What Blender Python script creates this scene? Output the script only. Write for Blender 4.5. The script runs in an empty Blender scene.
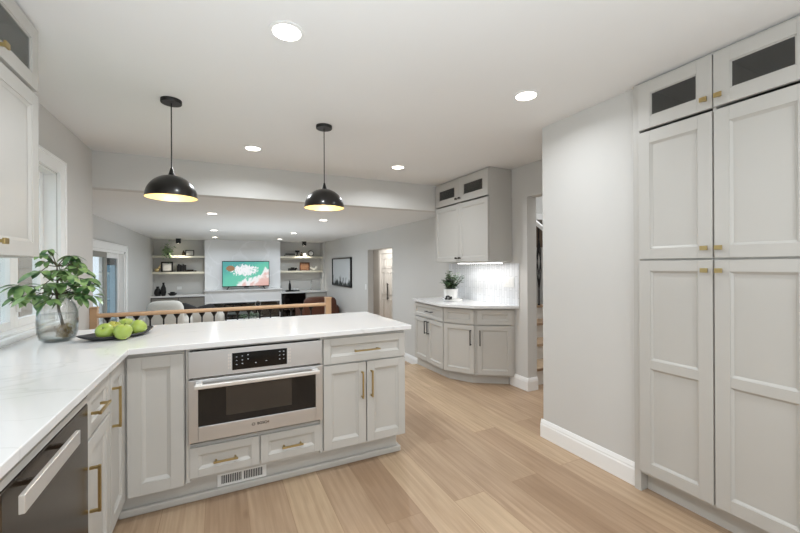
import bpy, bmesh, math, random
from mathutils import Vector, Matrix, Euler
random.seed(7)
PI = math.pi
col = bpy.context.scene.collection
scene = bpy.context.scene

# ------------------------------------------------------------------ camera
F_PX, YAW, ROLL, V0, EYE = 371.1, .4526, -.0049, 265.5, 1.33
cd = bpy.data.cameras.new('camera'); cam = bpy.data.objects.new('camera', cd); col.objects.link(cam)
cd.sensor_width = 36; cd.lens = F_PX / 800 * 36; cd.shift_y = (V0 - 266.5) / 800
cd.clip_start = .02; cd.clip_end = 200
cam.matrix_world = (Matrix.Translation((0, 0, EYE)) @ Matrix.Rotation(-YAW, 4, 'Z')
                    @ Matrix.Rotation(PI / 2, 4, 'X') @ Matrix.Rotation(ROLL, 4, 'Z'))
scene.camera = cam

# ------------------------------------------------------------------ view, world, lights
scene.view_settings.view_transform = 'Standard'
scene.view_settings.look = 'None'
scene.view_settings.gamma = 1
scene.view_settings.exposure = 0.17
scene.view_settings.use_curve_mapping = False

w = bpy.data.worlds.new('sky'); scene.world = w; w.use_nodes = True
bg = w.node_tree.nodes['Background']
bg.inputs[0].default_value = (.80, .90, 1.0, 1); bg.inputs[1].default_value = 1.5

def area(name, loc, rot, sx, sy, power, color=(1, 1, 1), spread=180, shape='RECTANGLE'):
    ld = bpy.data.lights.new(name, 'AREA'); ld.shape = shape; ld.size = sx
    if shape in ('RECTANGLE', 'ELLIPSE'): ld.size_y = sy
    ld.energy = power; ld.color = color; ld.spread = math.radians(spread)
    o = bpy.data.objects.new(name, ld); col.objects.link(o); o.location = loc; o.rotation_euler = rot
    return o

WARM = (.90, .95, 1)
CAN_POWER = 8.6
FAR_CAN_POWER = 10
area('rear_fill', (.6, -1.12, 1.45), (PI / 2, 0, 0), 2.4, 1.5, 21, (.84, .93, 1))  # added fill behind the camera; the back wall has no window
area('bounce_flash', (.08, .3, 1.12), (PI, 0, 0), 1.2, 1.5, 19, (.84, .93, 1))
area('family_room_bounce', (.7, 7.4, .2), (PI, 0, 0), 2.0, 2.5, 26, (.78, .90, 1))  # added uplight that brightens the family room, no fixture behind it
area('stairwell_fill', (3.9, 2.6, 4.9), (0, 0, 0), 1.2, 1.6, 70, (.92, .96, 1))  # added overhead light to brighten the stairs, no source modelled
area('hallway_fill', (3.5, 8.6, 1.95), (0, 0, 0), .5, 1.6, 17, (1, .95, .88))  # added area light that lifts the hall door, not an actual opening

# ------------------------------------------------------------------ projection helpers (photo pixel -> point on a real plane)
def ray(u, v):
    x = (u - 400) / F_PX; z = -(v - V0) / F_PX; y = 1.
    cr, sr = math.cos(ROLL), math.sin(ROLL)
    x, z = cr * x - sr * z, sr * x + cr * z
    c, s = math.cos(YAW), math.sin(YAW)
    return Vector((c * x + s * y, -s * x + c * y, z))
def at_z(u, v, Z): d = ray(u, v); return d * ((Z - EYE) / d.z) + Vector((0, 0, EYE))
def at_y(u, v, Y): d = ray(u, v); return d * (Y / d.y) + Vector((0, 0, EYE))
def at_x(u, v, X): d = ray(u, v); return d * (X / d.x) + Vector((0, 0, EYE))

# ------------------------------------------------------------------ materials
def lin(c):
    return tuple(((x / 255) / 12.92 if x / 255 <= .04045 else ((x / 255 + .055) / 1.055) ** 2.4) for x in c) + (1,)
def mat(name, rgb, rough=.5, metal=0, spec=.5, noise=0, nscale=8, bump=0, bscale=60, coat=0, emis=None, estr=0):
    m = bpy.data.materials.new(name); m.use_nodes = True; nt = m.node_tree; b = nt.nodes['Principled BSDF']
    b.inputs['Base Color'].default_value = lin(rgb); b.inputs['Roughness'].default_value = rough
    b.inputs['Metallic'].default_value = metal; b.inputs['Specular IOR Level'].default_value = spec
    b.inputs['Coat Weight'].default_value = coat
    if noise or bump:
        tc = nt.nodes.new('ShaderNodeTexCoord')
    if noise:
        n = nt.nodes.new('ShaderNodeTexNoise'); n.inputs['Scale'].default_value = nscale; n.inputs['Detail'].default_value = 4
        nt.links.new(tc.outputs['Object'], n.inputs['Vector'])
        r = nt.nodes.new('ShaderNodeMix'); r.data_type = 'RGBA'
        k = 1 - noise
        r.inputs['A'].default_value = tuple(x * k for x in lin(rgb)[:3]) + (1,)
        r.inputs['B'].default_value = tuple(min(1, x * (1 + noise)) for x in lin(rgb)[:3]) + (1,)
        nt.links.new(n.outputs['Fac'], r.inputs['Factor']); nt.links.new(r.outputs['Result'], b.inputs['Base Color'])
    if bump:
        n2 = nt.nodes.new('ShaderNodeTexNoise'); n2.inputs['Scale'].default_value = bscale; n2.inputs['Detail'].default_value = 3
        nt.links.new(tc.outputs['Object'], n2.inputs['Vector'])
        bp = nt.nodes.new('ShaderNodeBump'); bp.inputs['Strength'].default_value = bump; bp.inputs['Distance'].default_value = .01
        nt.links.new(n2.outputs['Fac'], bp.inputs['Height']); nt.links.new(bp.outputs['Normal'], b.inputs['Normal'])
    if emis:
        b.inputs['Emission Color'].default_value = lin(emis); b.inputs['Emission Strength'].default_value = estr
    return m
M = {}
M['wall'] = mat('wall_paint', (210, 208, 204), .85, noise=.015, nscale=3, bump=.05, bscale=220)
M['ceiling'] = mat('ceiling_paint', (232, 231, 229), .9, noise=.01, nscale=3, bump=.05, bscale=200)
M['trim'] = mat('white_trim_paint', (246, 245, 243), .4, noise=.01)
M['cab'] = mat('greige_cabinet_paint', (195, 192, 186), .42, noise=.012, nscale=4)
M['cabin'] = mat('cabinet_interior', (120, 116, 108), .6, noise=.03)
M['toe'] = mat('toe_kick_paint', (199, 196, 190), .5, noise=.03)
M['brass'] = mat('brushed_brass', (184, 162, 112), .34, metal=1, noise=.06, nscale=60)
M['black'] = mat('matte_black_metal', (22, 21, 21), .38, metal=.2, noise=.1, nscale=30)
M['bronze'] = mat('dark_bronze', (62, 54, 44), .3, metal=.8, noise=.08, nscale=40)
M['pend'] = mat('pendant_black_enamel', (26, 23, 21), .28, metal=.35, noise=.06, nscale=25, coat=.3)
M['gold'] = mat('gold_leaf_lining', (236, 212, 160), .45, metal=.4, noise=.12, nscale=35)
M['blackglass'] = mat('black_glass', (8, 8, 9), .06, noise=.05)
M['ovenwin'] = mat('oven_window_glass', (58, 52, 46), .12, noise=.08, nscale=10)
M['oak'] = mat('oak_rail', (205, 168, 132), .42, noise=.12, nscale=12)
M['apple'] = mat('green_apple_skin', (162, 182, 84), .28, noise=.16, nscale=22, coat=.2)
M['appler'] = mat('blushed_apple_skin', (176, 176, 70), .28, noise=.3, nscale=14, coat=.2)
M['stem'] = mat('woody_stem', (74, 66, 44), .7, noise=.25, nscale=60, bump=.3)
M['root'] = mat('pale_roots', (148, 122, 78), .8, noise=.25, nscale=60)
M['tray'] = mat('charcoal_tray', (50, 50, 52), .55, noise=.15, nscale=40, bump=.15)
M['pot'] = mat('white_ceramic', (236, 235, 232), .3, noise=.02)
M['white'] = mat('white_plastic', (236, 236, 234), .45, noise=.01)
M['soil'] = mat('potting_soil', (50, 40, 32), .9, noise=.3, nscale=60, bump=.4)
M['cream'] = mat('cream_shelf', (228, 222, 204), .5, noise=.03)
M['greywood'] = mat('grey_wood_door', (146, 142, 134), .55, noise=.14, nscale=9)
M['sofa'] = mat('cream_upholstery', (214, 208, 198), .9, noise=.06, nscale=40, bump=.3, bscale=120)
M['dpillow'] = mat('dark_grey_cushion', (58, 56, 56), .9, noise=.15, nscale=40, bump=.3)
M['leather'] = mat('brown_leather', (92, 52, 34), .4, noise=.25, nscale=18, bump=.15)
M['paper'] = mat('book_pages', (222, 216, 204), .8, noise=.06)
M['fire'] = mat('firebox_black', (20, 20, 21), .35, noise=.2)
M['riser'] = mat('stair_riser_paint', (228, 224, 218), .5, noise=.02)
M['chrome'] = mat('chrome', (200, 200, 202), .16, metal=1, noise=.03)
M['siding'] = mat('house_siding', (170, 152, 138), .8, noise=.08, nscale=3)
M['deck'] = mat('deck_boards', (150, 150, 150), .8, noise=.1, nscale=4)
M['taupe'] = mat('taupe_flat', (122, 106, 92), .6, noise=.08)
M['lamp'] = mat('lit_lens', (255, 250, 240), .5, emis=(255, 246, 232), estr=9, noise=.005)
M['bulb'] = mat('warm_bulb', (255, 220, 160), .5, emis=(255, 214, 140), estr=8, noise=.005)
M['strip'] = mat('led_strip', (255, 255, 255), .5, emis=(255, 253, 250), estr=7, noise=.005)
M['icon'] = mat('display_print', (200, 205, 210), .5, emis=(200, 210, 220), estr=.25, noise=.01)
M['grass'] = mat('lawn', (110, 130, 80), .9, noise=.3, nscale=3)

def steel(name, rgb, rough, axis):
    m = mat(name, rgb, rough, metal=1); nt = m.node_tree; b = nt.nodes['Principled BSDF']
    tc = nt.nodes.new('ShaderNodeTexCoord'); mp = nt.nodes.new('ShaderNodeMapping')
    mp.inputs['Scale'].default_value = tuple(2 if i == axis else 60 for i in range(3))
    n = nt.nodes.new('ShaderNodeTexNoise'); n.inputs['Scale'].default_value = 1; n.inputs['Detail'].default_value = 3
    r = nt.nodes.new('ShaderNodeMapRange'); r.inputs['To Min'].default_value = rough; r.inputs['To Max'].default_value = rough + .008
    nt.links.new(tc.outputs['Object'], mp.inputs['Vector']); nt.links.new(mp.outputs[0], n.inputs['Vector'])
    nt.links.new(n.outputs['Fac'], r.inputs['Value']); nt.links.new(r.outputs[0], b.inputs['Roughness'])
    return m
M['steel'] = steel('brushed_stainless_steel', (206, 206, 206), .37, 0)
M['steelbar'] = steel('satin_steel_bar', (226, 222, 217), .32, 0)
M['steelbar'].node_tree.nodes['Principled BSDF'].inputs['Metallic'].default_value = .65
M['dsteel'] = steel('dark_stainless_steel', (112, 104, 96), .24, 0)

def glass(name, tint=(1, 1, 1, 1), rough=0.0, base=.04, edge=None):
    m = bpy.data.materials.new(name); m.use_nodes = True; nt = m.node_tree
    nt.nodes.remove(nt.nodes['Principled BSDF']); out = nt.nodes['Material Output']
    t = nt.nodes.new('ShaderNodeBsdfTransparent'); t.inputs[0].default_value = tint
    g = nt.nodes.new('ShaderNodeBsdfGlossy'); g.inputs['Roughness'].default_value = rough
    lw = nt.nodes.new('ShaderNodeLayerWeight'); lw.inputs['Blend'].default_value = .5
    pw = nt.nodes.new('ShaderNodeMath'); pw.operation = 'POWER'; pw.inputs[1].default_value = 5; nt.links.new(lw.outputs['Facing'], pw.inputs[0])
    fr = nt.nodes.new('ShaderNodeMath'); fr.operation = 'MULTIPLY_ADD'; fr.inputs[1].default_value = .9; fr.inputs[2].default_value = base; nt.links.new(pw.outputs[0], fr.inputs[0])
    if edge:
        p2 = nt.nodes.new('ShaderNodeMath'); p2.operation = 'POWER'; p2.inputs[1].default_value = 2.2; nt.links.new(lw.outputs['Facing'], p2.inputs[0])
        em = nt.nodes.new('ShaderNodeMix'); em.data_type = 'RGBA'; em.inputs['A'].default_value = tint; em.inputs['B'].default_value = edge
        nt.links.new(p2.outputs[0], em.inputs['Factor']); nt.links.new(em.outputs['Result'], t.inputs[0])
    mx = nt.nodes.new('ShaderNodeMixShader')
    nt.links.new(fr.outputs[0], mx.inputs[0]); nt.links.new(t.outputs[0], mx.inputs[1]); nt.links.new(g.outputs[0], mx.inputs[2])
    nt.links.new(mx.outputs[0], out.inputs[0]); return m
M['pane'] = glass('window_glass', (.97, .985, .99, 1))
M['vase'] = glass('clear_vase_glass', (.97, .975, .975, 1), base=.05, edge=(.45, .50, .50, 1))
M['smoke'] = glass('smoked_cabinet_glass', (.62, .63, .62, 1), base=.08)
M['bluepane'] = glass('screened_blue_glass', (.40, .50, .54, 1))
M['water'] = glass('water', (.94, .95, .94, 1), base=.03, edge=(.72, .76, .74, 1))

def leafmat(name, c1, c2):
    m = mat(name, c1, .35); nt = m.node_tree; b = nt.nodes['Principled BSDF']
    oi = nt.nodes.new('ShaderNodeTexCoord'); n = nt.nodes.new('ShaderNodeTexNoise'); n.inputs['Scale'].default_value = 14
    r = nt.nodes.new('ShaderNodeValToRGB'); r.color_ramp.elements[0].color = lin(c1); r.color_ramp.elements[1].color = lin(c2)
    r.color_ramp.elements[0].position = .38; r.color_ramp.elements[1].position = .62
    nt.links.new(oi.outputs['Object'], n.inputs['Vector']); nt.links.new(n.outputs['Fac'], r.inputs['Fac'])
    nt.links.new(r.outputs['Color'], b.inputs['Base Color'])
    b.inputs['Subsurface Weight'].default_value = .0
    return m
M['leaf'] = leafmat('schefflera_leaf', (56, 96, 54), (144, 174, 110))
M['leafdark'] = leafmat('dark_leaf', (44, 78, 50), (106, 136, 94))
M['leafpale'] = leafmat('pale_trailing_leaf', (128, 158, 114), (180, 200, 160))

def floor_mat():
    m = mat('oak_plank_floor', (190, 160, 128), .42); nt = m.node_tree; b = nt.nodes['Principled BSDF']; L = nt.links
    tc = nt.nodes.new('ShaderNodeTexCoord'); mp = nt.nodes.new('ShaderNodeMapping')
    mp.inputs['Rotation'].default_value = (0, 0, PI / 2); mp.inputs['Location'].default_value = (0.0, -.135, 0)
    L.new(tc.outputs['Object'], mp.inputs['Vector'])
    def brick(c1, c2, mortar, msize):
        br = nt.nodes.new('ShaderNodeTexBrick'); br.offset = .37; br.offset_frequency = 2
        br.inputs['Color1'].default_value = c1; br.inputs['Color2'].default_value = c2; br.inputs['Mortar'].default_value = mortar
        br.inputs['Scale'].default_value = 1; br.inputs['Mortar Size'].default_value = msize; br.inputs['Mortar Smooth'].default_value = .3
        br.inputs['Brick Width'].default_value = 1.75; br.inputs['Row Height'].default_value = .21; br.inputs['Bias'].default_value = 0
        L.new(mp.outputs[0], br.inputs['Vector']); return br
    br = brick((0, 0, 0, 1), (1, 1, 1, 1), (.5, .5, .5, 1), .0015)
    ramp = nt.nodes.new('ShaderNodeValToRGB')
    els = ramp.color_ramp.elements
    els[0].color = lin((164, 137, 111)); els[1].color = lin((202, 178, 148)); 
    e = els.new(.3); e.color = lin((176, 150, 124)); e = els.new(.7); e.color = lin((186, 161, 134))
    L.new(br.outputs['Color'], ramp.inputs['Fac'])
    # grain, offset per plank
    add = nt.nodes.new('ShaderNodeVectorMath'); add.operation = 'ADD'
    sc = nt.nodes.new('ShaderNodeVectorMath'); sc.operation = 'SCALE'; sc.inputs['Scale'].default_value = 9
    L.new(br.outputs['Color'], sc.inputs[0]); L.new(mp.outputs[0], add.inputs[0]); L.new(sc.outputs[0], add.inputs[1])
    mp2 = nt.nodes.new('ShaderNodeMapping'); mp2.inputs['Scale'].default_value = (1.3, 34, 1); L.new(add.outputs[0], mp2.inputs['Vector'])
    n = nt.nodes.new('ShaderNodeTexNoise'); n.inputs['Scale'].default_value = 1.5; n.inputs['Detail'].default_value = 7; n.inputs['Distortion'].default_value = .6
    L.new(mp2.outputs[0], n.inputs['Vector'])
    mp3 = nt.nodes.new('ShaderNodeMapping'); mp3.inputs['Scale'].default_value = (1.1, 5.5, 1); L.new(add.outputs[0], mp3.inputs['Vector'])
    n3 = nt.nodes.new('ShaderNodeTexNoise'); n3.inputs['Scale'].default_value = 1.3; n3.inputs['Detail'].default_value = 3; n3.inputs['Distortion'].default_value = 1.2
    L.new(mp3.outputs[0], n3.inputs['Vector'])
    r2 = nt.nodes.new('ShaderNodeValToRGB'); r2.color_ramp.elements[0].position = .3; r2.color_ramp.elements[1].position = .7
    r2.color_ramp.elements[0].color = (.86, .83, .80, 1); r2.color_ramp.elements[1].color = (1.06, 1.06, 1.06, 1)
    L.new(n.outputs['Fac'], r2.inputs['Fac'])
    r3 = nt.nodes.new('ShaderNodeValToRGB'); r3.color_ramp.elements[0].position = .3; r3.color_ramp.elements[1].position = .68
    r3.color_ramp.elements[0].color = (.86, .83, .80, 1); r3.color_ramp.elements[1].color = (1.03, 1.03, 1.03, 1)
    L.new(n3.outputs['Fac'], r3.inputs['Fac'])
    def mul(a, bb):
        x = nt.nodes.new('ShaderNodeMix'); x.data_type = 'RGBA'; x.blend_type = 'MULTIPLY'; x.inputs['Factor'].default_value = 1
        L.new(a, x.inputs['A']); L.new(bb, x.inputs['B']); return x.outputs['Result']
    c = mul(mul(ramp.outputs['Color'], r2.outputs['Color']), r3.outputs['Color'])
    mk = nt.nodes.new('ShaderNodeMapping'); mk.inputs['Scale'].default_value = (1.0, 2.6, 1); L.new(add.outputs[0], mk.inputs['Vector'])
    vk = nt.nodes.new('ShaderNodeTexVoronoi'); vk.inputs['Scale'].default_value = 1.25; L.new(mk.outputs[0], vk.inputs['Vector'])
    rk = nt.nodes.new('ShaderNodeValToRGB'); rk.color_ramp.elements[0].position = .02; rk.color_ramp.elements[1].position = .09
    rk.color_ramp.elements[0].color = (.55, .47, .40, 1); rk.color_ramp.elements[1].color = (1, 1, 1, 1)
    L.new(vk.outputs['Distance'], rk.inputs['Fac'])
    # cathedral grain: rings of distance around stretched cells
    wv = nt.nodes.new('ShaderNodeTexWave'); wv.wave_type = 'RINGS'; wv.inputs['Scale'].default_value = 1.5; wv.inputs['Distortion'].default_value = 9; wv.inputs['Detail'].default_value = 3; wv.inputs['Detail Scale'].default_value = 1.2
    mw = nt.nodes.new('ShaderNodeMapping'); mw.inputs['Scale'].default_value = (.6, 4.0, 1); L.new(add.outputs[0], mw.inputs['Vector']); L.new(mw.outputs[0], wv.inputs['Vector'])
    rw = nt.nodes.new('ShaderNodeValToRGB'); rw.color_ramp.elements[0].position = .0; rw.color_ramp.elements[1].position = .5
    rw.color_ramp.elements[0].color = (.95, .94, .93, 1); rw.color_ramp.elements[1].color = (1.02, 1.02, 1.02, 1)
    L.new(wv.outputs['Fac'], rw.inputs['Fac'])
    c = mul(mul(c, rk.outputs['Color']), rw.outputs['Color'])
    jm = nt.nodes.new('ShaderNodeMix'); jm.data_type = 'RGBA'; jm.blend_type = 'MULTIPLY'
    jm.inputs['B'].default_value = (.72, .66, .60, 1); L.new(br.outputs['Fac'], jm.inputs['Factor']); L.new(c, jm.inputs['A'])
    L.new(jm.outputs['Result'], b.inputs['Base Color'])
    bp = nt.nodes.new('ShaderNodeBump'); bp.inputs['Strength'].default_value = .08; bp.inputs['Distance'].default_value = .01
    L.new(n.outputs['Fac'], bp.inputs['Height']); L.new(bp.outputs['Normal'], b.inputs['Normal'])
    return m
M['floor'] = floor_mat()

def quartz(name, base, vein, vscale, width, rough):
    m = mat(name, base, rough); nt = m.node_tree; b = nt.nodes['Principled BSDF']; L = nt.links
    tc = nt.nodes.new('ShaderNodeTexCoord'); n = nt.nodes.new('ShaderNodeTexNoise')
    n.inputs['Scale'].default_value = vscale; n.inputs['Detail'].default_value = 5; n.inputs['Distortion'].default_value = .7; n.inputs['Roughness'].default_value = .45
    mp = nt.nodes.new('ShaderNodeMapping'); mp.inputs['Rotation'].default_value = (0.4, .6, .9); mp.inputs['Scale'].default_value = (1, 2.2, 1)
    L.new(tc.outputs['Object'], mp.inputs['Vector']); L.new(mp.outputs[0], n.inputs['Vector'])
    r = nt.nodes.new('ShaderNodeValToRGB'); e = r.color_ramp.elements
    e[0].position = .5 - width; e[0].color = lin(base); e[1].position = .5 + width; e[1].color = lin(base)
    x = e.new(.5); x.color = lin(vein)
    L.new(n.outputs['Fac'], r.inputs['Fac']); L.new(r.outputs['Color'], b.inputs['Base Color'])
    return m
M['quartz'] = quartz('white_quartz', (233, 232, 231), (222, 221, 219), .9, .005, .12)
M['marble'] = quartz('grey_veined_marble', (238, 238, 237), (246, 246, 246), .6, .012, .2)

def tile_mat():
    m = mat('picket_tile', (232, 233, 235), .12); nt = m.node_tree; b = nt.nodes['Principled BSDF']; L = nt.links
    tc = nt.nodes.new('ShaderNodeTexCoord'); mp = nt.nodes.new('ShaderNodeMapping')
    mp.inputs['Rotation'].default_value = (PI / 2, 0, PI / 2)
    sep = nt.nodes.new('ShaderNodeSeparateXYZ'); cmb = nt.nodes.new('ShaderNodeCombineXYZ')
    L.new(tc.outputs['Object'], sep.inputs[0]); L.new(sep.outputs['Z'], cmb.inputs['X']); L.new(sep.outputs['X'], cmb.inputs['Y'])
    br = nt.nodes.new('ShaderNodeTexBrick'); br.inputs['Scale'].default_value = 1; br.inputs['Brick Width'].default_value = .16; br.inputs['Row Height'].default_value = .042
    br.inputs['Mortar Size'].default_value = .0022; br.inputs['Color1'].default_value = lin((236, 237, 239)); br.inputs['Color2'].default_value = lin((222, 224, 227))
    br.inputs['Mortar'].default_value = lin((198, 199, 201)); L.new(cmb.outputs[0], br.inputs['Vector'])
    L.new(br.outputs['Color'], b.inputs['Base Color'])
    bp = nt.nodes.new('ShaderNodeBump'); bp.inputs['Strength'].default_value = .3; bp.inputs['Distance'].default_value = .004; bp.invert = True
    L.new(br.outputs['Fac'], bp.inputs['Height']); L.new(bp.outputs['Normal'], b.inputs['Normal'])
    return m
M['tile'] = tile_mat()

def screen_mat():
    m = mat('beach_screen', (90, 190, 170), .3); nt = m.node_tree; b = nt.nodes['Principled BSDF']; L = nt.links
    tc = nt.nodes.new('ShaderNodeTexCoord'); n = nt.nodes.new('ShaderNodeTexNoise'); n.inputs['Scale'].default_value = 3.2; n.inputs['Detail'].default_value = 5; n.inputs['Distortion'].default_value = .8
    L.new(tc.outputs['Object'], n.inputs['Vector'])
    sep = nt.nodes.new('ShaderNodeSeparateXYZ'); L.new(tc.outputs['Object'], sep.inputs[0])
    def math_(op, a, bval, a_is=True):
        x = nt.nodes.new('ShaderNodeMath'); x.operation = op
        for i, q in enumerate((a, bval)):
            if isinstance(q, (int, float)): x.inputs[i].default_value = q
            else: L.new(q, x.inputs[i])
        return x.outputs[0]
    # diagonal shore coordinate: sea upper left, pink sand lower right
    d = math_('ADD', math_('MULTIPLY', sep.outputs['X'], .42), math_('MULTIPLY', sep.outputs['Z'], -.95))
    d = math_('ADD', d, math_('MULTIPLY', n.outputs['Fac'], .75))
    r = nt.nodes.new('ShaderNodeValToRGB'); e = r.color_ramp.elements
    e[0].position = 0; e[0].color = lin((70, 160, 158)); e[1].position = 1; e[1].color = lin((226, 178, 168))
    for p, c in ((.30, (98, 196, 172)), (.55, (104, 200, 172)), (.60, (240, 244, 244)), (.68, (244, 240, 238)), (.74, (232, 196, 188))):
        x = e.new(p); x.color = lin(c)
    L.new(d, r.inputs['Fac'])
    # foam burst
    n2 = nt.nodes.new('ShaderNodeTexNoise'); n2.inputs['Scale'].default_value = 15; n2.inputs['Detail'].default_value = 6; n2.inputs['Roughness'].default_value = .7; L.new(tc.outputs['Object'], n2.inputs['Vector'])
    gx = math_('POWER', math_('MULTIPLY', math_('ADD', sep.outputs['X'], .05), 1.8), 2)
    gz = math_('POWER', math_('MULTIPLY', math_('ADD', sep.outputs['Z'], -.10), 4.2), 2)
    foam = math_('SUBTRACT', math_('MULTIPLY', n2.outputs['Fac'], 2.6), math_('ADD', gx, gz))
    foam = math_('GREATER_THAN', foam, .98)
    m1 = nt.nodes.new('ShaderNodeMix'); m1.data_type = 'RGBA'; L.new(foam, m1.inputs['Factor']); L.new(r.outputs['Color'], m1.inputs['A']); m1.inputs['B'].default_value = lin((244, 244, 246))
    rx = math_('POWER', math_('MULTIPLY', math_('ADD', sep.outputs['X'], .40), 9), 2)
    rz = math_('POWER', math_('MULTIPLY', math_('ADD', sep.outputs['Z'], -.15), 12), 2)
    rock = math_('LESS_THAN', math_('ADD', math_('ADD', rx, rz), math_('MULTIPLY', n2.outputs['Fac'], 1.)), 1.4)
    m2 = nt.nodes.new('ShaderNodeMix'); m2.data_type = 'RGBA'; L.new(rock, m2.inputs['Factor']); L.new(m1.outputs['Result'], m2.inputs['A']); m2.inputs['B'].default_value = lin((150, 112, 76))
    b.inputs['Base Color'].default_value = (.02, .02, .02, 1)
    L.new(m2.outputs['Result'], b.inputs['Emission Color']); b.inputs['Emission Strength'].default_value = .85
    return m
M['screen'] = screen_mat()

def art_mat():
    m = mat('misty_shore_print', (205, 208, 210), .7); nt = m.node_tree; b = nt.nodes['Principled BSDF']; L = nt.links
    tc = nt.nodes.new('ShaderNodeTexCoord'); sep = nt.nodes.new('ShaderNodeSeparateXYZ'); L.new(tc.outputs['Object'], sep.inputs[0])
    n = nt.nodes.new('ShaderNodeTexNoise'); n.inputs['Scale'].default_value = 5; n.inputs['Detail'].default_value = 5; L.new(tc.outputs['Object'], n.inputs['Vector'])
    x = nt.nodes.new('ShaderNodeMath'); x.operation = 'MULTIPLY_ADD'; L.new(n.outputs['Fac'], x.inputs[0]); x.inputs[1].default_value = -.8; L.new(sep.outputs['Z'], x.inputs[2])
    r = nt.nodes.new('ShaderNodeValToRGB'); e = r.color_ramp.elements; r.color_ramp.interpolation = 'LINEAR'
    mr = nt.nodes.new('ShaderNodeMapRange'); mr.inputs['From Min'].default_value = -1; mr.inputs['From Max'].default_value = .2
    L.new(x.outputs[0], mr.inputs['Value']); L.new(mr.outputs[0], r.inputs['Fac'])
    e[0].position = .25; e[0].color = lin((44, 50, 48)); e[1].position = .37; e[1].color = lin((208, 211, 212))
    L.new(r.outputs['Color'], b.inputs['Base Color']); return m
M['art'] = art_mat()
M['photo'] = mat('sepia_photo', (150, 110, 82), .5, noise=.5, nscale=18)
M['greyphoto'] = mat('pale_photo', (205, 203, 198), .5, noise=.2, nscale=14)

# ------------------------------------------------------------------ mesh helpers
class MB:
    def __init__(s): s.bm = bmesh.new()
    def box(s, x0, x1, y0, y1, z0, z1):
        vs = [s.bm.verts.new(p) for p in ((x0, y0, z0), (x1, y0, z0), (x1, y1, z0), (x0, y1, z0), (x0, y0, z1), (x1, y0, z1), (x1, y1, z1), (x0, y1, z1))]
        for f in ((3, 2, 1, 0), (4, 5, 6, 7), (0, 1, 5, 4), (1, 2, 6, 5), (2, 3, 7, 6), (3, 0, 4, 7)): s.bm.faces.new([vs[i] for i in f])
        return s
    def prism(s, pts, z0, z1):
        a = [s.bm.verts.new((x, y, z0)) for x, y in pts]; b = [s.bm.verts.new((x, y, z1)) for x, y in pts]
        n = len(pts); s.bm.faces.new(list(reversed(a))); s.bm.faces.new(b)
        for i in range(n): s.bm.faces.new([a[i], a[(i + 1) % n], b[(i + 1) % n], b[i]])
        return s
    def extrude_profile(s, prof, p0, p1, up=(0, 0, 1), side=None):
        # prof: list of (out, up) ; sweep straight from p0 to p1
        p0, p1 = Vector(p0), Vector(p1); d = (p1 - p0).normalized(); u = Vector(up)
        sd = Vector(side) if side else d.cross(u)
        a = [s.bm.verts.new(p0 + sd * o + u * q) for o, q in prof]; b = [s.bm.verts.new(p1 + sd * o + u * q) for o, q in prof]
        n = len(prof); s.bm.faces.new(a); s.bm.faces.new(list(reversed(b)))
        for i in range(n): s.bm.faces.new([a[i], b[i], b[(i + 1) % n], a[(i + 1) % n]])
        return s
    def lathe(s, prof, c=(0, 0, 0), seg=32, cap=True):
        rings = []
        for r, z in prof:
            if r < 1e-5: rings.append([s.bm.verts.new((c[0], c[1], c[2] + z))])
            else: rings.append([s.bm.verts.new((c[0] + r * math.cos(2 * PI * i / seg), c[1] + r * math.sin(2 * PI * i / seg), c[2] + z)) for i in range(seg)])
        for A, B in zip(rings, rings[1:]):
            if len(A) == 1 and len(B) == 1: continue
            for i in range(seg):
                j = (i + 1) % seg
                if len(A) == 1: s.bm.faces.new([A[0], B[j], B[i]])
                elif len(B) == 1: s.bm.faces.new([A[i], A[j], B[0]])
                else: s.bm.faces.new([A[i], A[j], B[j], B[i]])
        if cap:
            if len(rings[0]) > 1: s.bm.faces.new(list(reversed(rings[0])))
            if len(rings[-1]) > 1: s.bm.faces.new(rings[-1])
        return s
    def tube(s, pts, r, seg=8, cap=True):
        pts = [Vector(p) for p in pts]; rr = r if isinstance(r, (list, tuple)) else [r] * len(pts)
        rings = []; prev = None
        for i, p in enumerate(pts):
            t = (pts[min(i + 1, len(pts) - 1)] - pts[max(i - 1, 0)]).normalized()
            if prev is None:
                a = t.orthogonal().normalized()
            else:
                a = (prev - t * prev.dot(t)).normalized()
            prev = a; b = t.cross(a)
            rings.append([s.bm.verts.new(p + (a * math.cos(2 * PI * k / seg) + b * math.sin(2 * PI * k / seg)) * rr[i]) for k in range(seg)])
        for A, B in zip(rings, rings[1:]):
            for k in range(seg): s.bm.faces.new([A[k], A[(k + 1) % seg], B[(k + 1) % seg], B[k]])
        if cap: s.bm.faces.new(list(reversed(rings[0]))); s.bm.faces.new(rings[-1])
        return s
    def sphere(s, c, r, sx=1, sy=1, sz=1, seg=20):
        m = Matrix.Translation(c) @ Matrix.Diagonal((sx, sy, sz, 1))
        bmesh.ops.create_uvsphere(s.bm, u_segments=seg, v_segments=seg // 2 + 2, radius=r, matrix=m); return s
    def poly(s, pts):
        s.bm.faces.new([s.bm.verts.new(p) for p in pts]); return s
    def build(s, name, m, parent=None, smooth=False, bevel=0, loc=None):
        bmesh.ops.recalc_face_normals(s.bm, faces=s.bm.faces[:])
        me = bpy.data.meshes.new(name); s.bm.to_mesh(me); s.bm.free()
        me.materials.append(m)
        o = bpy.data.objects.new(name, me); col.objects.link(o)
        if parent is not None: o.parent = parent
        if loc is not None: o.location = loc
        if smooth:
            me.polygons.foreach_set('use_smooth', [True] * len(me.polygons))
            me.set_sharp_from_angle(angle=math.radians(38))
        if bevel:
            b = o.modifiers.new('bevel', 'BEVEL'); b.width = bevel; b.segments = 2; b.limit_method = 'ANGLE'; b.angle_limit = math.radians(40)
            b.harden_normals = False
        return o

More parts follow.
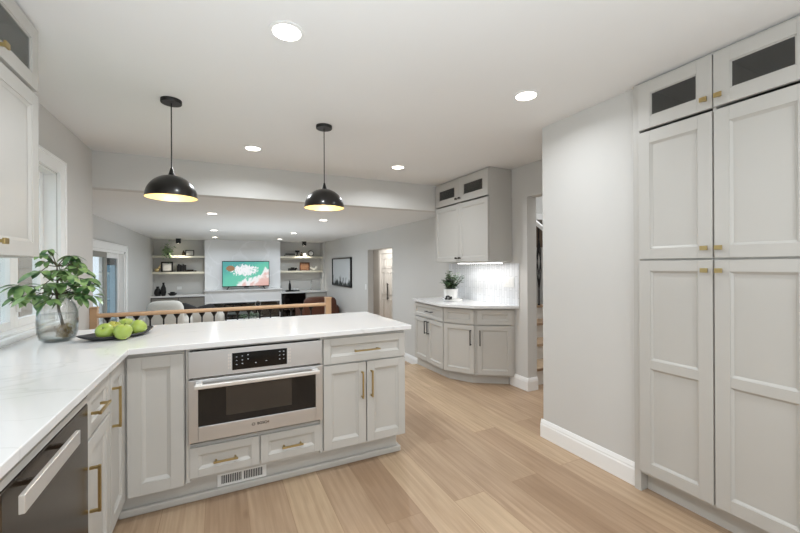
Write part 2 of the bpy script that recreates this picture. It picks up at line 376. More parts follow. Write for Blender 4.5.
def thing(name, label, cat, loc=(0, 0, 0), rz=0, group=None):
    o = bpy.data.objects.new(name, None); col.objects.link(o); o.location = loc; o.rotation_euler = (0, 0, rz)
    o.empty_display_size = .1
    o['label'] = label; o['category'] = cat
    if group: o['group'] = group
    return o
def tag(o, label, cat, group=None):
    o['label'] = label; o['category'] = cat
    if group: o['group'] = group
    return o
def struct(o): o['kind'] = 'structure'; return o
def dup(o, parent=None):
    c = o.copy(); col.objects.link(c)
    if parent is not None: c.parent = parent
    for ch in [x for x in bpy.data.objects if x.parent == o]: dup(ch, c)
    return c

# ------------------------------------------------------------------ setting
XL, XR, XE, H = -1.04, 2.92, 2.25, 2.39          # left wall, right wall, pantry side wall, ceiling
YB, YBEAM, ZB = -1.2, 4.25, 2.055
XFL, YF, ZF, YA = -1.56, 11.3, -.33, 11.65        # family room: left wall, stone wall, floor, alcove back
T = .13
struct(MB().box(XL - .3, XR + 1.6, YB - .2, 4.42, -.14, 0).build('floor', M['floor']))
struct(MB().box(XFL - .3, XR + 3, 4.42, YA + .3, ZF - .1, ZF).build('floor_family_room', M['floor']))
struct(MB().box(1.2, 2.3, 4.42, 4.70, ZF, ZF + .165).build('trim_step', M['floor']))
struct(MB().box(XL - .3, XR + T, YB - .2, YBEAM, H, H + .1).build('ceiling', M['ceiling']))
struct(MB().box(XFL - .2, XR + 3, YBEAM + .13, YA + .3, ZB, ZB + .1).build('ceiling_family_room', M['ceiling']))
struct(MB().box(XL - .3, XR + .1, YBEAM, YBEAM + .13, ZB, H + .1).build('wall_beam', M['wall']))
# left wall with window opening
WY0, WY1, WZ0, WZ1 = 1.95, 3.45, .95, 2.0
struct(MB().box(XL - T, XL, YB, WY0, 0, H).box(XL - T, XL, WY1, 4.27, 0, H).box(XL - T, XL, WY0, WY1, 0, WZ0).box(XL - T, XL, WY0, WY1, WZ1, H).build('wall_left', M['wall']))
struct(MB().box(XFL - T, XL - T, 4.2, 4.27, ZF, H).build('wall_return', M['wall']))
# family room left wall with patio door opening
PY0, PY1, PZ1 = 5.3, 8.30, 1.60
struct(MB().box(XFL - T, XFL, 4.27, PY0, ZF, ZB).box(XFL - T, XFL, PY1, YA, ZF, ZB).box(XFL - T, XFL, PY0, PY1, PZ1, ZB).build('wall_family_left', M['wall']))
# right wall: near doorway + far hall opening
DY0, DY1, DZ = 2.1, 2.933, 2.05
HY0, HY1, HZ = 6.34, 7.62, 1.675
struct(MB().box(XR, XR + T, DY1, HY0, ZF, H).box(XR, XR + T, HY1, YA, ZF, H).box(XR, XR + T, DY0, DY1, DZ, H)
       .box(XR, XR + T, HY0, HY1, HZ, H).box(XR, XR + T, YB, DY0, 0, H).build('wall_right', M['wall']))
struct(MB().box(XE, XR, 1.385, DY0, 0, H).build('wall_end', M['wall']))
struct(MB().box(XE, XR, YB, .55, 0, H).build('wall_near', M['wall']))
struct(MB().box(XL - .2, XR + .2, YB - .12, YB, 0, H).build('wall_back', M['wall']))
# stair hall behind near doorway
struct(MB().box(XR + 1.85, XR + 1.95, .6, 6.2, -.1, 5.2).box(XR + T, XR + 1.9, .5, .6, 0, 5.2).box(XR + T, XR + 1.9, 6.1, 6.2, 0, 5.2).build('wall_stairwell', M['wall']))
struct(MB().box(XR + T - .01, XR + 1.95, .6, 6.2, 5.1, 5.2).build('ceiling_stairwell', M['ceiling']))
struct(MB().box(XR, XR + T, .5, 6.2, H + .1, 5.2).build('wall_stairwell_upper', M['wall']))
# hallway beyond the family room opening
struct(MB().box(4.1, 4.2, 6.22, 11.9, ZF, 2.05).box(XR + T, 4.2, 11.8, 11.9, ZF, 2.05).box(XR + T, 4.2, 6.22, 6.3, ZF, 2.05).build('wall_hallway', M['wall']))
# far wall: stone fireplace wall and two alcoves
AL1, AR0, AR1 = -.36, 1.60, 2.86
struct(MB().box(XFL - T, XR + T, YA, YA + .1, ZF, ZB).build('wall_family_back', M['wall']))
struct(MB().box(AR1, XR, YF, YA, ZF, ZB).build('wall_alcove_side', M['wall']))
struct(MB().box(AL1, AR0, YF, YA, .67, ZB).build('wall_stone', M['marble']))
# fireplace block with a real recess
FX0, FX1, FZ0, FZ1 = -.27, 1.55, -.12, .335
fp = thing('fireplace', 'long low black linear fireplace set in the grey stone ledge below the television', 'fireplace', (.62, 11.15, ZF))
def loc_box(o, mb_boxes, name, m, bevel=0, smooth=False):
    b = MB(); ox, oy, oz = o.location
    for (x0, x1, y0, y1, z0, z1) in mb_boxes: b.box(x0 - ox, x1 - ox, y0 - oy, y1 - oy, z0 - oz, z1 - oz)
    return b.build(name, m, o, smooth, bevel)
loc_box(fp, [(AL1, FX0, 11.12, YA, ZF, .67), (FX1, AR0, 11.12, YA, ZF, .67), (FX0, FX1, 11.12, YA, ZF, FZ0), (FX0, FX1, 11.12, YA, FZ1, .67), (FX0, FX1, 11.5, YA, FZ0, FZ1)], 'surround', M['marble'])
loc_box(fp, [(AL1 - .01, AR0 + .01, 11.08, 11.29, .66, .69)], 'ledge', M['quartz'], .003)
loc_box(fp, [(FX0 - .05, FX1 + .05, 11.10, 11.12, FZ1, FZ1 + .04), (FX0 - .05, FX0, 11.10, 11.12, FZ0, FZ1), (FX1, FX1 + .05, 11.10, 11.12, FZ0, FZ1), (FX0 - .05, FX1 + .05, 11.10, 11.12, FZ0 - .04, FZ0)], 'frame', M['trim'])
loc_box(fp, [(FX0, FX1, 11.47, 11.5, FZ0, FZ1), (FX0, FX1, 11.14, 11.47, FZ0, FZ0 + .03), (FX0, FX1, 11.14, 11.47, FZ1 - .02, FZ1), (FX0, FX0 + .02, 11.14, 11.47, FZ0, FZ1), (FX1 - .02, FX1, 11.14, 11.47, FZ0, FZ1)], 'firebox', M['fire'])
loc_box(fp, [(FX0 + .02, FX1 - .02, 11.13, 11.137, FZ0, FZ1)], 'glass_front', M['smoke'])

# outdoors
struct(MB().box(-9, XL - T - .02, -6, 16, -.55, -.5).build('floor_lawn', M['grass']))
b = MB()
for k in range(24): b.extrude_profile([(0, 0), (.006, 0), (.018, .0), (.004, .118), (0, .118)], (XFL - T, 4.2, -.35 + k * .12), (XL - T, 4.2, -.35 + k * .12))
struct(b.build('wall_exterior', M['siding']))
dk = thing('deck_railing', 'white deck railing outside the patio door', 'railing', (-2.9, 7.2, -.4))
b = MB()
for k in range(30): b.box(-.02, .02, -2.2 + k * .15, -2.17 + k * .15, .05, .95)
b.build('picket', M['white'], dk)['kind'] = 'stuff'
MB().box(-.04, .04, -2.25, 2.25, .95, 1.0).build('top_rail', M['white'], dk)
struct(MB().box(-3.1, XFL - T, 4.6, 9.8, -.44, -.4).build('floor_deck', M['deck']))

# ---- baseboards (stepped profile)
BPROF = [(0, 0), (.017, 0), (.017, .095), (.013, .105), (.013, .112), (.008, .125), (.004, .135), (0, .135)]
def base(name, segs, z=0):
    b = MB()
    for p0, p1 in segs: b.extrude_profile(BPROF, (p0[0], p0[1], z), (p1[0], p1[1], z))
    return struct(b.build(name, M['trim'], smooth=False))
base('baseboard_end', [((XE, 2.1 + .017), (XE, 1.385 - .0)), ((XE + .3, 2.1), (XE, 2.1))])
# return at pantry side
struct(MB().box(XE - .017, XE + .07, 1.375, 1.385, 0, .125).build('trim_1', M['trim']))
base('baseboard_right', [((XR, 3.19), (XR, DY1 - .017)), ((XR, DY1), (XR + T, DY1))])
base('baseboard_family_right', [((XR, YF), (XR, HY1)), ((XR, HY0), (XR, 4.42))], ZF)
base('baseboard_family_left', [((XFL, PY1 + .13), (XFL, YF))], ZF)
base('baseboard_hallway', [((4.1, 11.8), (4.1, 9.75))], ZF)
base('baseboard_stairwell', [((XR + 1.85, 2.9), (XR + 1.85, .6))], 0)

# ---- kitchen window
def casing(name, x, sgn, y0, y1, z0, z1, wd=.11, th=.02, bottom=True):
    a, c = (x, x + th * sgn) if sgn > 0 else (x + th * sgn, x)
    b = MB().box(a, c, y0 - wd, y0, z0 - (wd if bottom else 0), z1 + wd).box(a, c, y1, y1 + wd, z0 - (wd if bottom else 0), z1 + wd).box(a, c, y0, y1, z1, z1 + wd)
    if bottom: b.box(a, c, y0, y1, z0 - wd, z0)
    # raised outer bead
    c2 = c + .008 * sgn if sgn > 0 else c; a2 = a if sgn > 0 else a + .008 * sgn
    b.box(min(a2, c2), max(a2, c2), y1 + wd - .018, y1 + wd, z0 - (wd if bottom else 0), z1 + wd)
    b.box(min(a2, c2), max(a2, c2), y0 - wd, y1 + wd - .018, z1 + wd - .018, z1 + wd)
    return struct(b.build(name, M['trim'], bevel=.0015))
casing('trim_2', XL, 1, WY0, WY1, WZ0, WZ1, .098, .02, False)
struct(MB().box(XL, XL + .035, WY0 - .13, WY1 + .13, .93, .95).box(XL, XL + .02, WY0 - .13, WY1 + .13, .914, .93).build('trim_sill', M['trim']))
wn = struct(MB().box(XL - T, XL - .005, WY0, WY0 + .012, WZ0, WZ1).box(XL - T, XL - .005, WY1 - .012, WY1, WZ0, WZ1).box(XL - T, XL - .005, WY0, WY1, WZ1 - .012, WZ1).box(XL - T, XL - .005, WY0, WY1, WZ0, WZ0 + .012).build('window_1', M['trim']))
def sash(y0, y1, x0, fw=.05, lock=False):
    x1 = x0 + .045
    f = MB().box(x0, x1, y0, y0 + fw, WZ0 + .012, WZ1 - .012).box(x0, x1, y1 - fw, y1, WZ0 + .012, WZ1 - .012).box(x0, x1, y0 + fw, y1 - fw, WZ0 + .012, WZ0 + .012 + fw).box(x0, x1, y0 + fw, y1 - fw, WZ1 - .012 - fw, WZ1 - .012).build('sash', M['white'], wn, bevel=.003)
    MB().box(x0 + .018, x0 + .024, y0 + fw, y1 - fw, WZ0 + .012 + fw, WZ1 - .012 - fw).build('pane', M['pane'], f)
    if lock: MB().box(x1, x1 + .02, y0 + .015, y0 + .03, 1.06, 1.12).build('latch', M['white'], f, bevel=.003)
sash(WY0 + .012, 3.02, XL - .115); sash(3.02, WY1 - .012, XL - .115, lock=True)

# ---- patio door
pd = struct(MB().box(XFL - T, XFL, PY0, PY0 + .04, ZF, PZ1).box(XFL - T, XFL, PY1 - .04, PY1, ZF, PZ1).box(XFL - T, XFL, PY0, PY1, PZ1 - .04, PZ1).box(XFL - T, XFL, PY0, PY1, ZF, ZF + .03).build('door_1', M['trim']))
def slider(y0, y1, x0, m, fm):
    x1 = x0 + .04; f = MB().box(x0, x1, y0, y0 + .07, ZF + .03, PZ1 - .04).box(x0, x1, y1 - .07, y1, ZF + .03, PZ1 - .04).box(x0, x1, y0 + .07, y1 - .07, ZF + .03, ZF + .15).box(x0, x1, y0 + .07, y1 - .07, PZ1 - .12, PZ1 - .04).build('sliding_panel', fm, pd)
    MB().box(x0 + .015, x0 + .021, y0 + .07, y1 - .07, ZF + .15, PZ1 - .12).build('pane', m, f)
slider(PY0 + .04, 7.25, XFL - .07, M['pane'], M['greywood']); slider(7.2, PY1 - .04, XFL - .12, M['bluepane'], M['trim'])
MB().box(XFL - .135, XFL - .125, 7.27, 8.2, 1.36, 1.48).build('blind', M['dpillow'], pd)
casing('trim_3', XFL, 1, PY0, PY1, ZF, PZ1, .11, .02, False)

# ---- hall door, casing (family room opening)
hd = struct(MB().box(4.075, 4.1, 8.78, 9.60, ZF + .01, 1.66).build('door_2', M['trim']))
b = MB()
for (y0, y1) in ((8.86, 9.14), (9.24, 9.52)):
    for (z0, z1) in ((-.15, .42), (.55, 1.15), (1.26, 1.52)):
        b.box(4.062, 4.075, y0, y1, z0, z0 + .02).box(4.062, 4.075, y0, y1, z1 - .02, z1).box(4.062, 4.075, y0, y0 + .02, z0, z1).box(4.062, 4.075, y1 - .02, y1, z0, z1).box(4.066, 4.075, y0 + .05, y1 - .05, z0 + .05, z1 - .05)
b.build('door_panel', M['trim'], hd)
MB().box(4.02, 4.04, 9.06, 9.09, .42, .86).box(4.03, 4.075, 9.065, 9.085, .45, .47).box(4.03, 4.075, 9.065, 9.085, .81, .83).build('pull_handle', M['black'], hd)
struct(MB().box(4.05, 4.1, 9.60, 9.71, ZF, 1.76).box(4.05, 4.1, 8.67, 8.78, ZF, 1.76).box(4.05, 4.1, 8.78, 9.60, 1.66, 1.76).build('trim_4', M['trim']))

# ------------------------------------------------------------------ cabinet fronts (local frame: x right, z up, -y outward)
def panel_bm(mb, x0, x1, z0, z1, rail=.055, th=.02, depth=.013, slope=.014, lock=None):
    """framed door with recessed moulded centre panel(s); back at y=0, front at y=-th. lock: list of panel z-ranges"""
    bm = mb.bm
    mb.box(x0, x1, -th + depth, 0, z0, z1)
    zs = lock or [(z0 + rail, z1 - rail)]
    xa, xb = x0 + rail, x1 - rail
    def fr(a, bb, c, d): mb.box(a, bb, -th, -th + depth - .0002, c, d)
    fr(x0, xa, z0, z1); fr(xb, x1, z0, z1)
    prev = z0
    for (a, c) in zs: fr(xa, xb, prev, a); prev = c
    fr(xa, xb, prev, z1)
    for (a, c) in zs:
        y0_, y1_ = -th + .004, -th + depth - .0005
        o = [(xa, a), (xb, a), (xb, c), (xa, c)]; i = [(xa + slope, a + slope), (xb - slope, a + slope), (xb - slope, c - slope), (xa + slope, c - slope)]
        ov = [bm.verts.new((p[0], y0_, p[1])) for p in o]; iv = [bm.verts.new((p[0], y1_, p[1])) for p in i]
        bv = [bm.verts.new((p[0], y1_ + .0003, p[1])) for p in o]
        for k in range(4):
            bm.faces.new([ov[k], ov[(k + 1) % 4], iv[(k + 1) % 4], iv[k]])
            bm.faces.new([bv[k], bv[(k + 1) % 4], ov[(k + 1) % 4], ov[k]])
            bm.faces.new([iv[k], iv[(k + 1) % 4], bv[(k + 1) % 4], bv[k]])
    return mb
def front(parent, name, x0, x1, z0, z1, y=0, rail=.055, slope=.014, lock=None, g=.0025, m=None):
    mb = panel_bm(MB(), x0 + g, x1 - g, z0 + g, z1 - g, rail, slope=slope, lock=lock)
    o = mb.build(name, m or M['cab'], parent, bevel=.0012); o.location = (0, y, 0); return o
def glass_front(parent, x0, x1, z0, z1, y=0, rail=.05, rz=None, th=.02, g=.0015):
    rz = rz or rail; x0 += g; x1 -= g; z0 += g; z1 -= g
    b = MB().box(x0, x0 + rail, -th, 0, z0, z1).box(x1 - rail, x1, -th, 0, z0, z1).box(x0 + rail, x1 - rail, -th, 0, z0, z0 + rz).box(x0 + rail, x1 - rail, -th, 0, z1 - rz, z1)
    b.box(x0 + rail, x0 + rail + .006, -th + .005, 0, z0 + rz, z1 - rz).box(x1 - rail - .006, x1 - rail, -th + .005, 0, z0 + rz, z1 - rz).box(x0 + rail, x1 - rail, -th + .005, 0, z0 + rz, z0 + rz + .006).box(x0 + rail, x1 - rail, -th + .005, 0, z1 - rz - .006, z1 - rz)
    o = b.build('glass_door', M['cab'], parent, bevel=.001); o.location = (0, y, 0)
    MB().box(x0 + rail, x1 - rail, -th / 2 - .002, -th / 2 + .002, z0 + rz, z1 - rz).build('glass_pane', M['smoke'], o)
    return o
def bar_v(parent, x, z0, z1, m, y=-.02, r=.005, off=.03, name='handle'):
    o = MB().box(x - r, x + r, y - off - r, y - off + r, z0, z1).box(x - r, x + r, y - off, y, z0 + .002, z0 + .012).box(x - r, x + r, y - off, y, z1 - .012, z1 - .002).build(name, m, parent, bevel=.001); return o
def bar_h(parent, x0, x1, z, m, y=-.02, r=.005, off=.03, name='handle'):
    return MB().box(x0, x1, y - off - r, y - off + r, z - r, z + r).box(x0 + .008, x0 + .018, y - off, y, z - r, z + r).box(x1 - .018, x1 - .008, y - off, y, z - r, z + r).build(name, m, parent, bevel=.001)
def knob(parent, x, z, m, y=-.02, w_=.032, h_=.022, off=.022):
    return MB().box(x - w_ / 2, x + w_ / 2, y - off - .008, y - off, z - h_ / 2, z + h_ / 2).box(x - .006, x + .006, y - off, y, z - .006, z + .006).build('knob', m, parent, bevel=.0012)

# ================= peninsula (fronts face -Y); door backs at y=2.34, faces at y=2.32
YP = 2.34
# corner cabinet: one leaf faces the room (-Y), the other faces +X on the left run
cc = thing('corner_base_cabinet', 'greige corner base cabinet joining the left run to the peninsula, left of the oven', 'cabinet', (0, 0, 0))
MB().prism([(XL + .02, 2.05), (-.46, 2.05), (-.46, YP), (-.172, YP), (-.172, 2.93), (XL + .02, 2.93)], .145, .878).build('body', M['cab'], cc)
MB().prism([(XL + .02, 2.05), (-.50, 2.05), (-.50, 2.42), (-.172, 2.42), (-.172, 2.9), (XL + .02, 2.9)], 0, .145).build('toe_kick', M['toe'], cc)
front(cc, 'door', -.432, -.175, .14, .862, YP, rail=.062, slope=.018)
cl = bpy.data.objects.new('door', None); 
def rot_front(parent, name, X, y0, y1, z0, z1, rail=.05, slope=.014):
    """front facing +X with back on plane X; local x -> world +Y"""
    o = panel_bm(MB(), y0 + .004, y1 - .004, z0 + .0025, z1 - .0025, rail, slope=slope).build(name, M['cab'], parent, bevel=.0012)
    o.rotation_euler = (0, 0, PI / 2); o.location = (X - parent.location.x, -parent.location.y, -parent.location.z); return o
d = rot_front(cc, 'door', -.46, 2.052, 2.335, .128, .862, rail=.06)
bar_v(d, 2.085, .60, .785, M['brass'])
# drawer base on left run
db = thing('drawer_base_cabinet', 'narrow greige base cabinet with a drawer over a door, beside the dishwasher', 'cabinet', (-.75, 1.88, 0))
MB().box(XL + .02 + .75, -.46 + .75, 1.73 - 1.88, 2.048 - 1.88, .11, .878).build('body', M['cab'], db)
MB().box(XL + .02 + .75, -.50 + .75, 1.73 - 1.88, 2.048 - 1.88, 0, .11).build('toe_kick', M['toe'], db)
d = rot_front(db, 'drawer', -.46, 1.73, 2.048, .69, .862, rail=.045, slope=.012); bar_h(d, 1.765, 1.91, .775, M['brass'])
d = rot_front(db, 'door', -.46, 1.73, 2.048, .128, .683, rail=.055); bar_v(d, 1.755, .41, .585, M['brass'])

# oven cabinet
oc = thing('oven_cabinet', 'greige peninsula cabinet around the oven with two wide drawers below it', 'cabinet', (.21, 2.6, 0))
def W(o, lst): return [(a - o.location.x, b_ - o.location.x, c - o.location.y, d_ - o.location.y, e - o.location.z, f - o.location.z) for a, b_, c, d_, e, f in lst]
def parts(o, lst, name, m, bevel=0):
    b = MB()
    for q in W(o, lst): b.box(*q)
    return b.build(name, m, o, bevel=bevel)
parts(oc, [(-.168, -.148, YP - .015, 2.93, .15, .878), (.566, .578, YP - .015, 2.93, .15, .878), (-.148, .566, YP, 2.93, .15, .35), (-.148, .566, YP, 2.93, .868, .878), (-.148, .566, 2.9, 2.93, .35, .868)], 'body', M['cab'])
parts(oc, [(-.172, .582, 2.42, 2.9, 0, .15)], 'toe_kick', M['toe'])
def pfront(o, name, x0, x1, z0, z1, **k):
    q = front(o, name, x0 - o.location.x, x1 - o.location.x, z0, z1, YP - o.location.y, **k); return q
dr = pfront(oc, 'drawer', -.153, .206, .168, .337, rail=.042, slope=.016); bar_h(dr, -.035 - .21, .09 - .21, .248, M['brass'])
dr = pfront(oc, 'drawer', .211, .572, .168, .337, rail=.042, slope=.016); bar_h(dr, .33 - .21, .455 - .21, .248, M['brass'])
# oven
ov = thing('built_in_oven', 'stainless steel built in oven with black window and glass control display', 'oven', (.21, 2.325, .37))
def op(lst, name, m, bevel=0, par=None):
    b = MB()
    for a, c, y0, y1, z0, z1 in lst: b.box(a - .21, c - .21, y0 - 2.325, y1 - 2.325, z0 - .37, z1 - .37)
    return b.build(name, m, par or ov, bevel=bevel)
op([(-.140, .560, 2.328, 2.88, .375, .862)], 'body', M['dsteel'])
op([(-.155, .575, 2.305, 2.328, .722, .864)], 'control_panel', M['steel'], .002)
op([(.062, .362, 2.3035, 2.306, .742, .838)], 'display', M['blackglass'])
for i, (x, z) in enumerate([(.085, .815), (.115, .818), (.145, .822), (.085, .795), (.115, .795), (.145, .798), (.085, .772), (.115, .775), (.187, .772), (.245, .776), (.32, .822), (.343, .822), (.32, .80), (.343, .80), (.32, .778), (.343, .778)]):
    MB().box(x - .21 - .0035, x - .21 + .0035, -.0225, -.0214, z - .37 - .001 - (i % 3) * .0008, z - .37 + .001).build('display_icon', M['icon'], ov)
def keypad(x):
    b = MB()
    for k in range(5):
        b.box(x - .21, x + .006 - .21, -.021, -.0195, .752 + k * .018 - .37, .764 + k * .018 - .37).box(x + .009 - .21, x + .015 - .21, -.021, -.0195, .752 + k * .018 - .37, .764 + k * .018 - .37)
    b.build('keypad', M['steelbar'], ov)
keypad(.04); keypad(.369)
od = op([(-.155, -.108, 2.295, 2.328, .372, .712), (.532, .575, 2.295, 2.328, .372, .712), (-.108, .532, 2.295, 2.328, .372, .455), (-.108, .532, 2.295, 2.328, .668, .712)], 'oven_door', M['steel'], .002)
op([(-.108, .532, 2.300, 2.31, .455, .668)], 'window_frame', M['blackglass'], 0, od)
op([(.03, .388, 2.2985, 2.3005, .495, .655)], 'window', M['ovenwin'], 0, od)
b = MB(); b.box(-.125 - .21, .548 - .21, -.078, -.058, .672 - .37, .694 - .37).box(-.12 - .21, -.085 - .21, -.062, -.03, .668 - .37, .698 - .37).box(.508 - .21, .543 - .21, -.062, -.03, .668 - .37, .698 - .37)
b.build('handle', M['steelbar'], od, bevel=.004)
def text(body, size, m, parent, loc, rot, name='lettering', ext=.0006):
    cu = bpy.data.curves.new(name, 'FONT'); cu.body = body; cu.size = size; cu.align_x = 'CENTER'; cu.align_y = 'CENTER'; cu.extrude = ext
    cu.offset = .0004
    o = bpy.data.objects.new(name, cu); col.objects.link(o); cu.materials.append(m)
    bpy.context.view_layer.update(); me = bpy.data.meshes.new_from_object(o.evaluated_get(bpy.context.evaluated_depsgraph_get())); me.name = name
    bpy.data.objects.remove(o); o = bpy.data.objects.new(name, me); col.objects.link(o)
    if not me.materials: me.materials.append(m)
    o.parent = parent; o.location = loc; o.rotation_euler = rot; return o
text('BOSCH', .020, M['black'], ov, (.225 - .21, -.031, .420 - .37), (PI / 2, 0, 0))
b = MB(); ring = [((.172 - .21) + .008 * math.cos(a), -.0305, .05 + .008 * math.sin(a)) for a in [2 * PI * k / 20 for k in range(21)]]
b.tube(ring, .0012, 5); b.box(.172 - .21 - .006, .172 - .21 + .006, -.031, -.0298, .0492, .0508); b.build('emblem', M['black'], ov)

# right peninsula cabinet
pc = thing('peninsula_base_cabinet', 'greige peninsula end cabinet with one wide drawer above two doors', 'cabinet', (.875, 2.6, 0))
parts(pc, [(.582, 1.165, YP, 2.93, .15, .878), (.60, 1.17, 2.93, 2.95, 0.0, .878)], 'body', M['cab'])
parts(pc, [(.582, 1.14, 2.42, 2.9, 0, .15)], 'toe_kick', M['toe'])
d = pfront(pc, 'drawer', .586, 1.165, .70, .866, rail=.045, slope=.014); bar_h(d, .785 - .875, .965 - .875, .776, M['brass'])
d = pfront(pc, 'door', .586, .8745, .155, .695, rail=.052, slope=.018); bar_v(d, .843 - .875, .46, .635, M['brass'])
d = pfront(pc, 'door', .8775, 1.165, .155, .695, rail=.052, slope=.018); bar_v(d, .909 - .875, .46, .635, M['brass'])
# shoe moulding along toe
struct(MB().box(-.485, 1.165, 2.395, 2.42, 0, .042).box(1.14, 1.165, 2.42, 2.9, 0, .042).build('trim_5', M['cab'], bevel=.009))
# floor register
fr_ = thing('floor_register', 'white slotted air register set in the toe kick below the oven', 'vent', (.118, 2.418, .043))
b = MB().box(-.135, .135, -.008, -.002, 0, .012).box(-.135, .135, -.008, -.002, .062, .072).box(-.135, -.115, -.008, -.002, .012, .062).box(.115, .135, -.008, -.002, .012, .062).box(-.006, .006, -.008, -.002, .012, .062)
b.build('frame', M['white'], fr_, bevel=.001)
b = MB()
for k in range(24): b.box(-.112 + k * .0097, -.1085 + k * .0097, -.007, -.003, .012, .062)
b.build('louvre', M['white'], fr_)
MB().box(-.117, .117, -.0025, -.001, .01, .064).build('backing', M['fire'], fr_)

# dishwasher
dw = thing('dishwasher', 'dark stainless dishwasher with pale bar handle at the left end of the counter', 'dishwasher', (-.75, 1.42, 0), PI / 2)
# local x -> +Y ; local -y -> +X ; front plane at local y = -.315 -> X=-.435
MB().box(-.30, .30, -.28, .27, .10, .875).build('body', M['dsteel'], dw)
MB().box(-.30, .30, -.315, -.281, .12, .83).build('door', M['dsteel'], dw, bevel=.003)
MB().box(-.30, .30, -.315, -.281, .836, .857).build('control_strip', M['cab'], dw, bevel=.002)
MB().box(-.29, .29, -.22, -.2, 0, .10).build('toe_kick', M['black'], dw)
h_ = MB().box(-.315, .05, -.360, -.348, .783, .826)
h_ = h_.build('handle', M['steelbar'], dw, bevel=.002)
for x in (.0, -.20): MB().box(x, x + .012, -.349, -.314, .797, .809).build('bracket', M['dsteel'], h_)
# sink/base cabinet nearer than the dishwasher (partly off frame)
nb = thing('near_base_cabinet', 'greige base cabinet beyond the near side of the dishwasher', 'cabinet', (-.75, .4, 0))
MB().box(-.27, .29, -1.4, .715, .11, .878).build('body', M['cab'], nb)
MB().box(-.27, .25, -1.4, .715, 0, .11).build('toe_kick', M['toe'], nb)

# worktop (L)
wt = MB().prism([(XL + .001, -1.1), (-.415, -1.1), (-.415, 2.282), (1.205, 2.30), (1.195, 3.165), (XL + .001, 3.125)], .884, .914).build('worktop', M['quartz'], bevel=.003)
tag(wt, 'white quartz L-shaped counter running over the left cabinets and the peninsula', 'countertop')

# ================= upper cabinet on the left
XU = -.715
uc = thing('upper_cabinet', 'greige upper cabinet by the kitchen window with a glazed top door', 'cabinet', (-.88, 1.85, 1.37))
bx = W(uc, [(XL + .002, XU - .02, 2.155, 2.175, 1.37, H), (XL, XU - .02, .9, .92, 1.37, H), (XL, XU - .02, .92, 2.155, 1.37, 1.39), (XL, XU - .02, .92, 2.155, 2.07, 2.09), (XL, XU - .02, .92, 2.155, 2.37, H), (XL, XL + .01, .92, 2.155, 1.39, 2.37), (XL, XU - .02, 1.35, 1.37, 1.39, 2.37)])
b = MB(); [b.box(*q) for q in bx]; b.build('body', M['cab'], uc)
def ufront(fn, *a, **k):
    o = fn(uc, *a, **k); o.rotation_euler = (0, 0, PI / 2); o.location = (XU - .02 - uc.location.x, -uc.location.y, -uc.location.z); return o
d = ufront(front, 'door', 1.78, 2.172, 1.374, 2.085, rail=.06); knob(d, 1.815, 1.425, M['brass'])
d = ufront(front, 'door', 1.37, 1.775, 1.374, 2.085, rail=.06); knob(d, 1.74, 1.425, M['brass'])
d = ufront(glass_front, 1.78, 2.172, 2.10, 2.372, rail=.06); knob(d, 1.83, 2.135, M['brass'])
d = ufront(glass_front, 1.37, 1.775, 2.10, 2.372, rail=.06); knob(d, 1.725, 2.135, M['brass'])

# ================= pantry (fronts face -X); local x -> -Y
pn = thing('pantry_cabinet', 'floor to ceiling greige pantry cabinet with brass knobs and glazed top doors', 'cabinet', (2.22, 1.34, 0), -PI / 2)
# local: x from 0 (Y=1.34) to .76 ; local y 0 = X 2.22, +y = deeper
b = MB().box(-.04, -.003, .0, .6, .0, H - .004).box(.74, .76, 0, .6, 0, H - .004).box(0, .74, 0, .6, .11, 2.095).box(0, .74, .58, .6, 2.095, H - .004).box(0, .74, 0, .58, 2.37, H - .004).box(.358, .372, 0, .58, 2.095, 2.37)
b.box(0, .74, .06, .6, 0, .11)
b.build('body', M['cab'], pn)
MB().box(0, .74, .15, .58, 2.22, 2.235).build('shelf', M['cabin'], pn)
for i, (a, c) in enumerate(((0, .364), (.367, .731))):
    kx = c - .038 if i == 0 else a + .018
    kx = .336 if i == 0 else .396
    d = front(pn, 'door', a, c, .128, 1.352, rail=.062, slope=.012, lock=[(.195, .735), (.785, 1.292)]); knob(d, kx, 1.298, M['brass'])
    d = front(pn, 'door', a, c, 1.358, 2.092, rail=.062, slope=.012, lock=[(1.42, 2.02)]); knob(d, kx, 1.41, M['brass'])
    d = glass_front(pn, a, c, 2.105, 2.372, rail=.066, rz=.066); knob(d, kx, 2.152, M['brass'])

# ================= coffee bar
ZC = .885; G = M['cab']
# countertop outline
S = [(2.33, 4.42), (2.28, 3.64), (2.50, 3.28), (2.905, 3.05)]
C_ = [(2.36, 4.42), (2.335, 3.665), (2.535, 3.335), (2.905, 3.10)]      # door face corners (plan)
K_ = [(2.40, 4.41), (2.425, 3.68), (2.57, 3.42), (2.905, 3.20)]          # toe corners
ct = MB().prism([(2.33, 4.42), S[1], S[2], S[3], (XR, 3.05), (XR, 4.42)], ZC - .03, ZC).build('bar_countertop', M['quartz'], bevel=.002)
tag(ct, 'white quartz counter with angled front on the far corner cabinets', 'countertop')
def bar_unit(P, Q, label, kind, back):
    """P,Q plan points of the face (left,right seen from the room)"""
    P, Q = Vector((*P, 0)), Vector((*Q, 0)); d = Q - P; L_ = d.length; ang = math.atan2(d.y, d.x)
    o = thing('bar_base_cabinet', label, 'cabinet', P, ang)
    inv = Matrix.Rotation(-ang, 4, 'Z')
    n = inv @ Vector((0, 0, 0))
    loc = lambda p: (inv @ (Vector((*p, 0)) - P))
    th = .022
    pts = [(0, th), (L_, th)] + [tuple(loc(p)[:2]) for p in back]
    MB().prism(pts, .10, ZC - .032).build('body', G, o)
    return o, L_
XB = 2.915
oA, LA = bar_unit(C_[0], C_[1], 'greige bar base cabinet with a drawer above two doors, left unit nearest the family room', 'A', [(XB, 3.70), (XB, 4.42)])
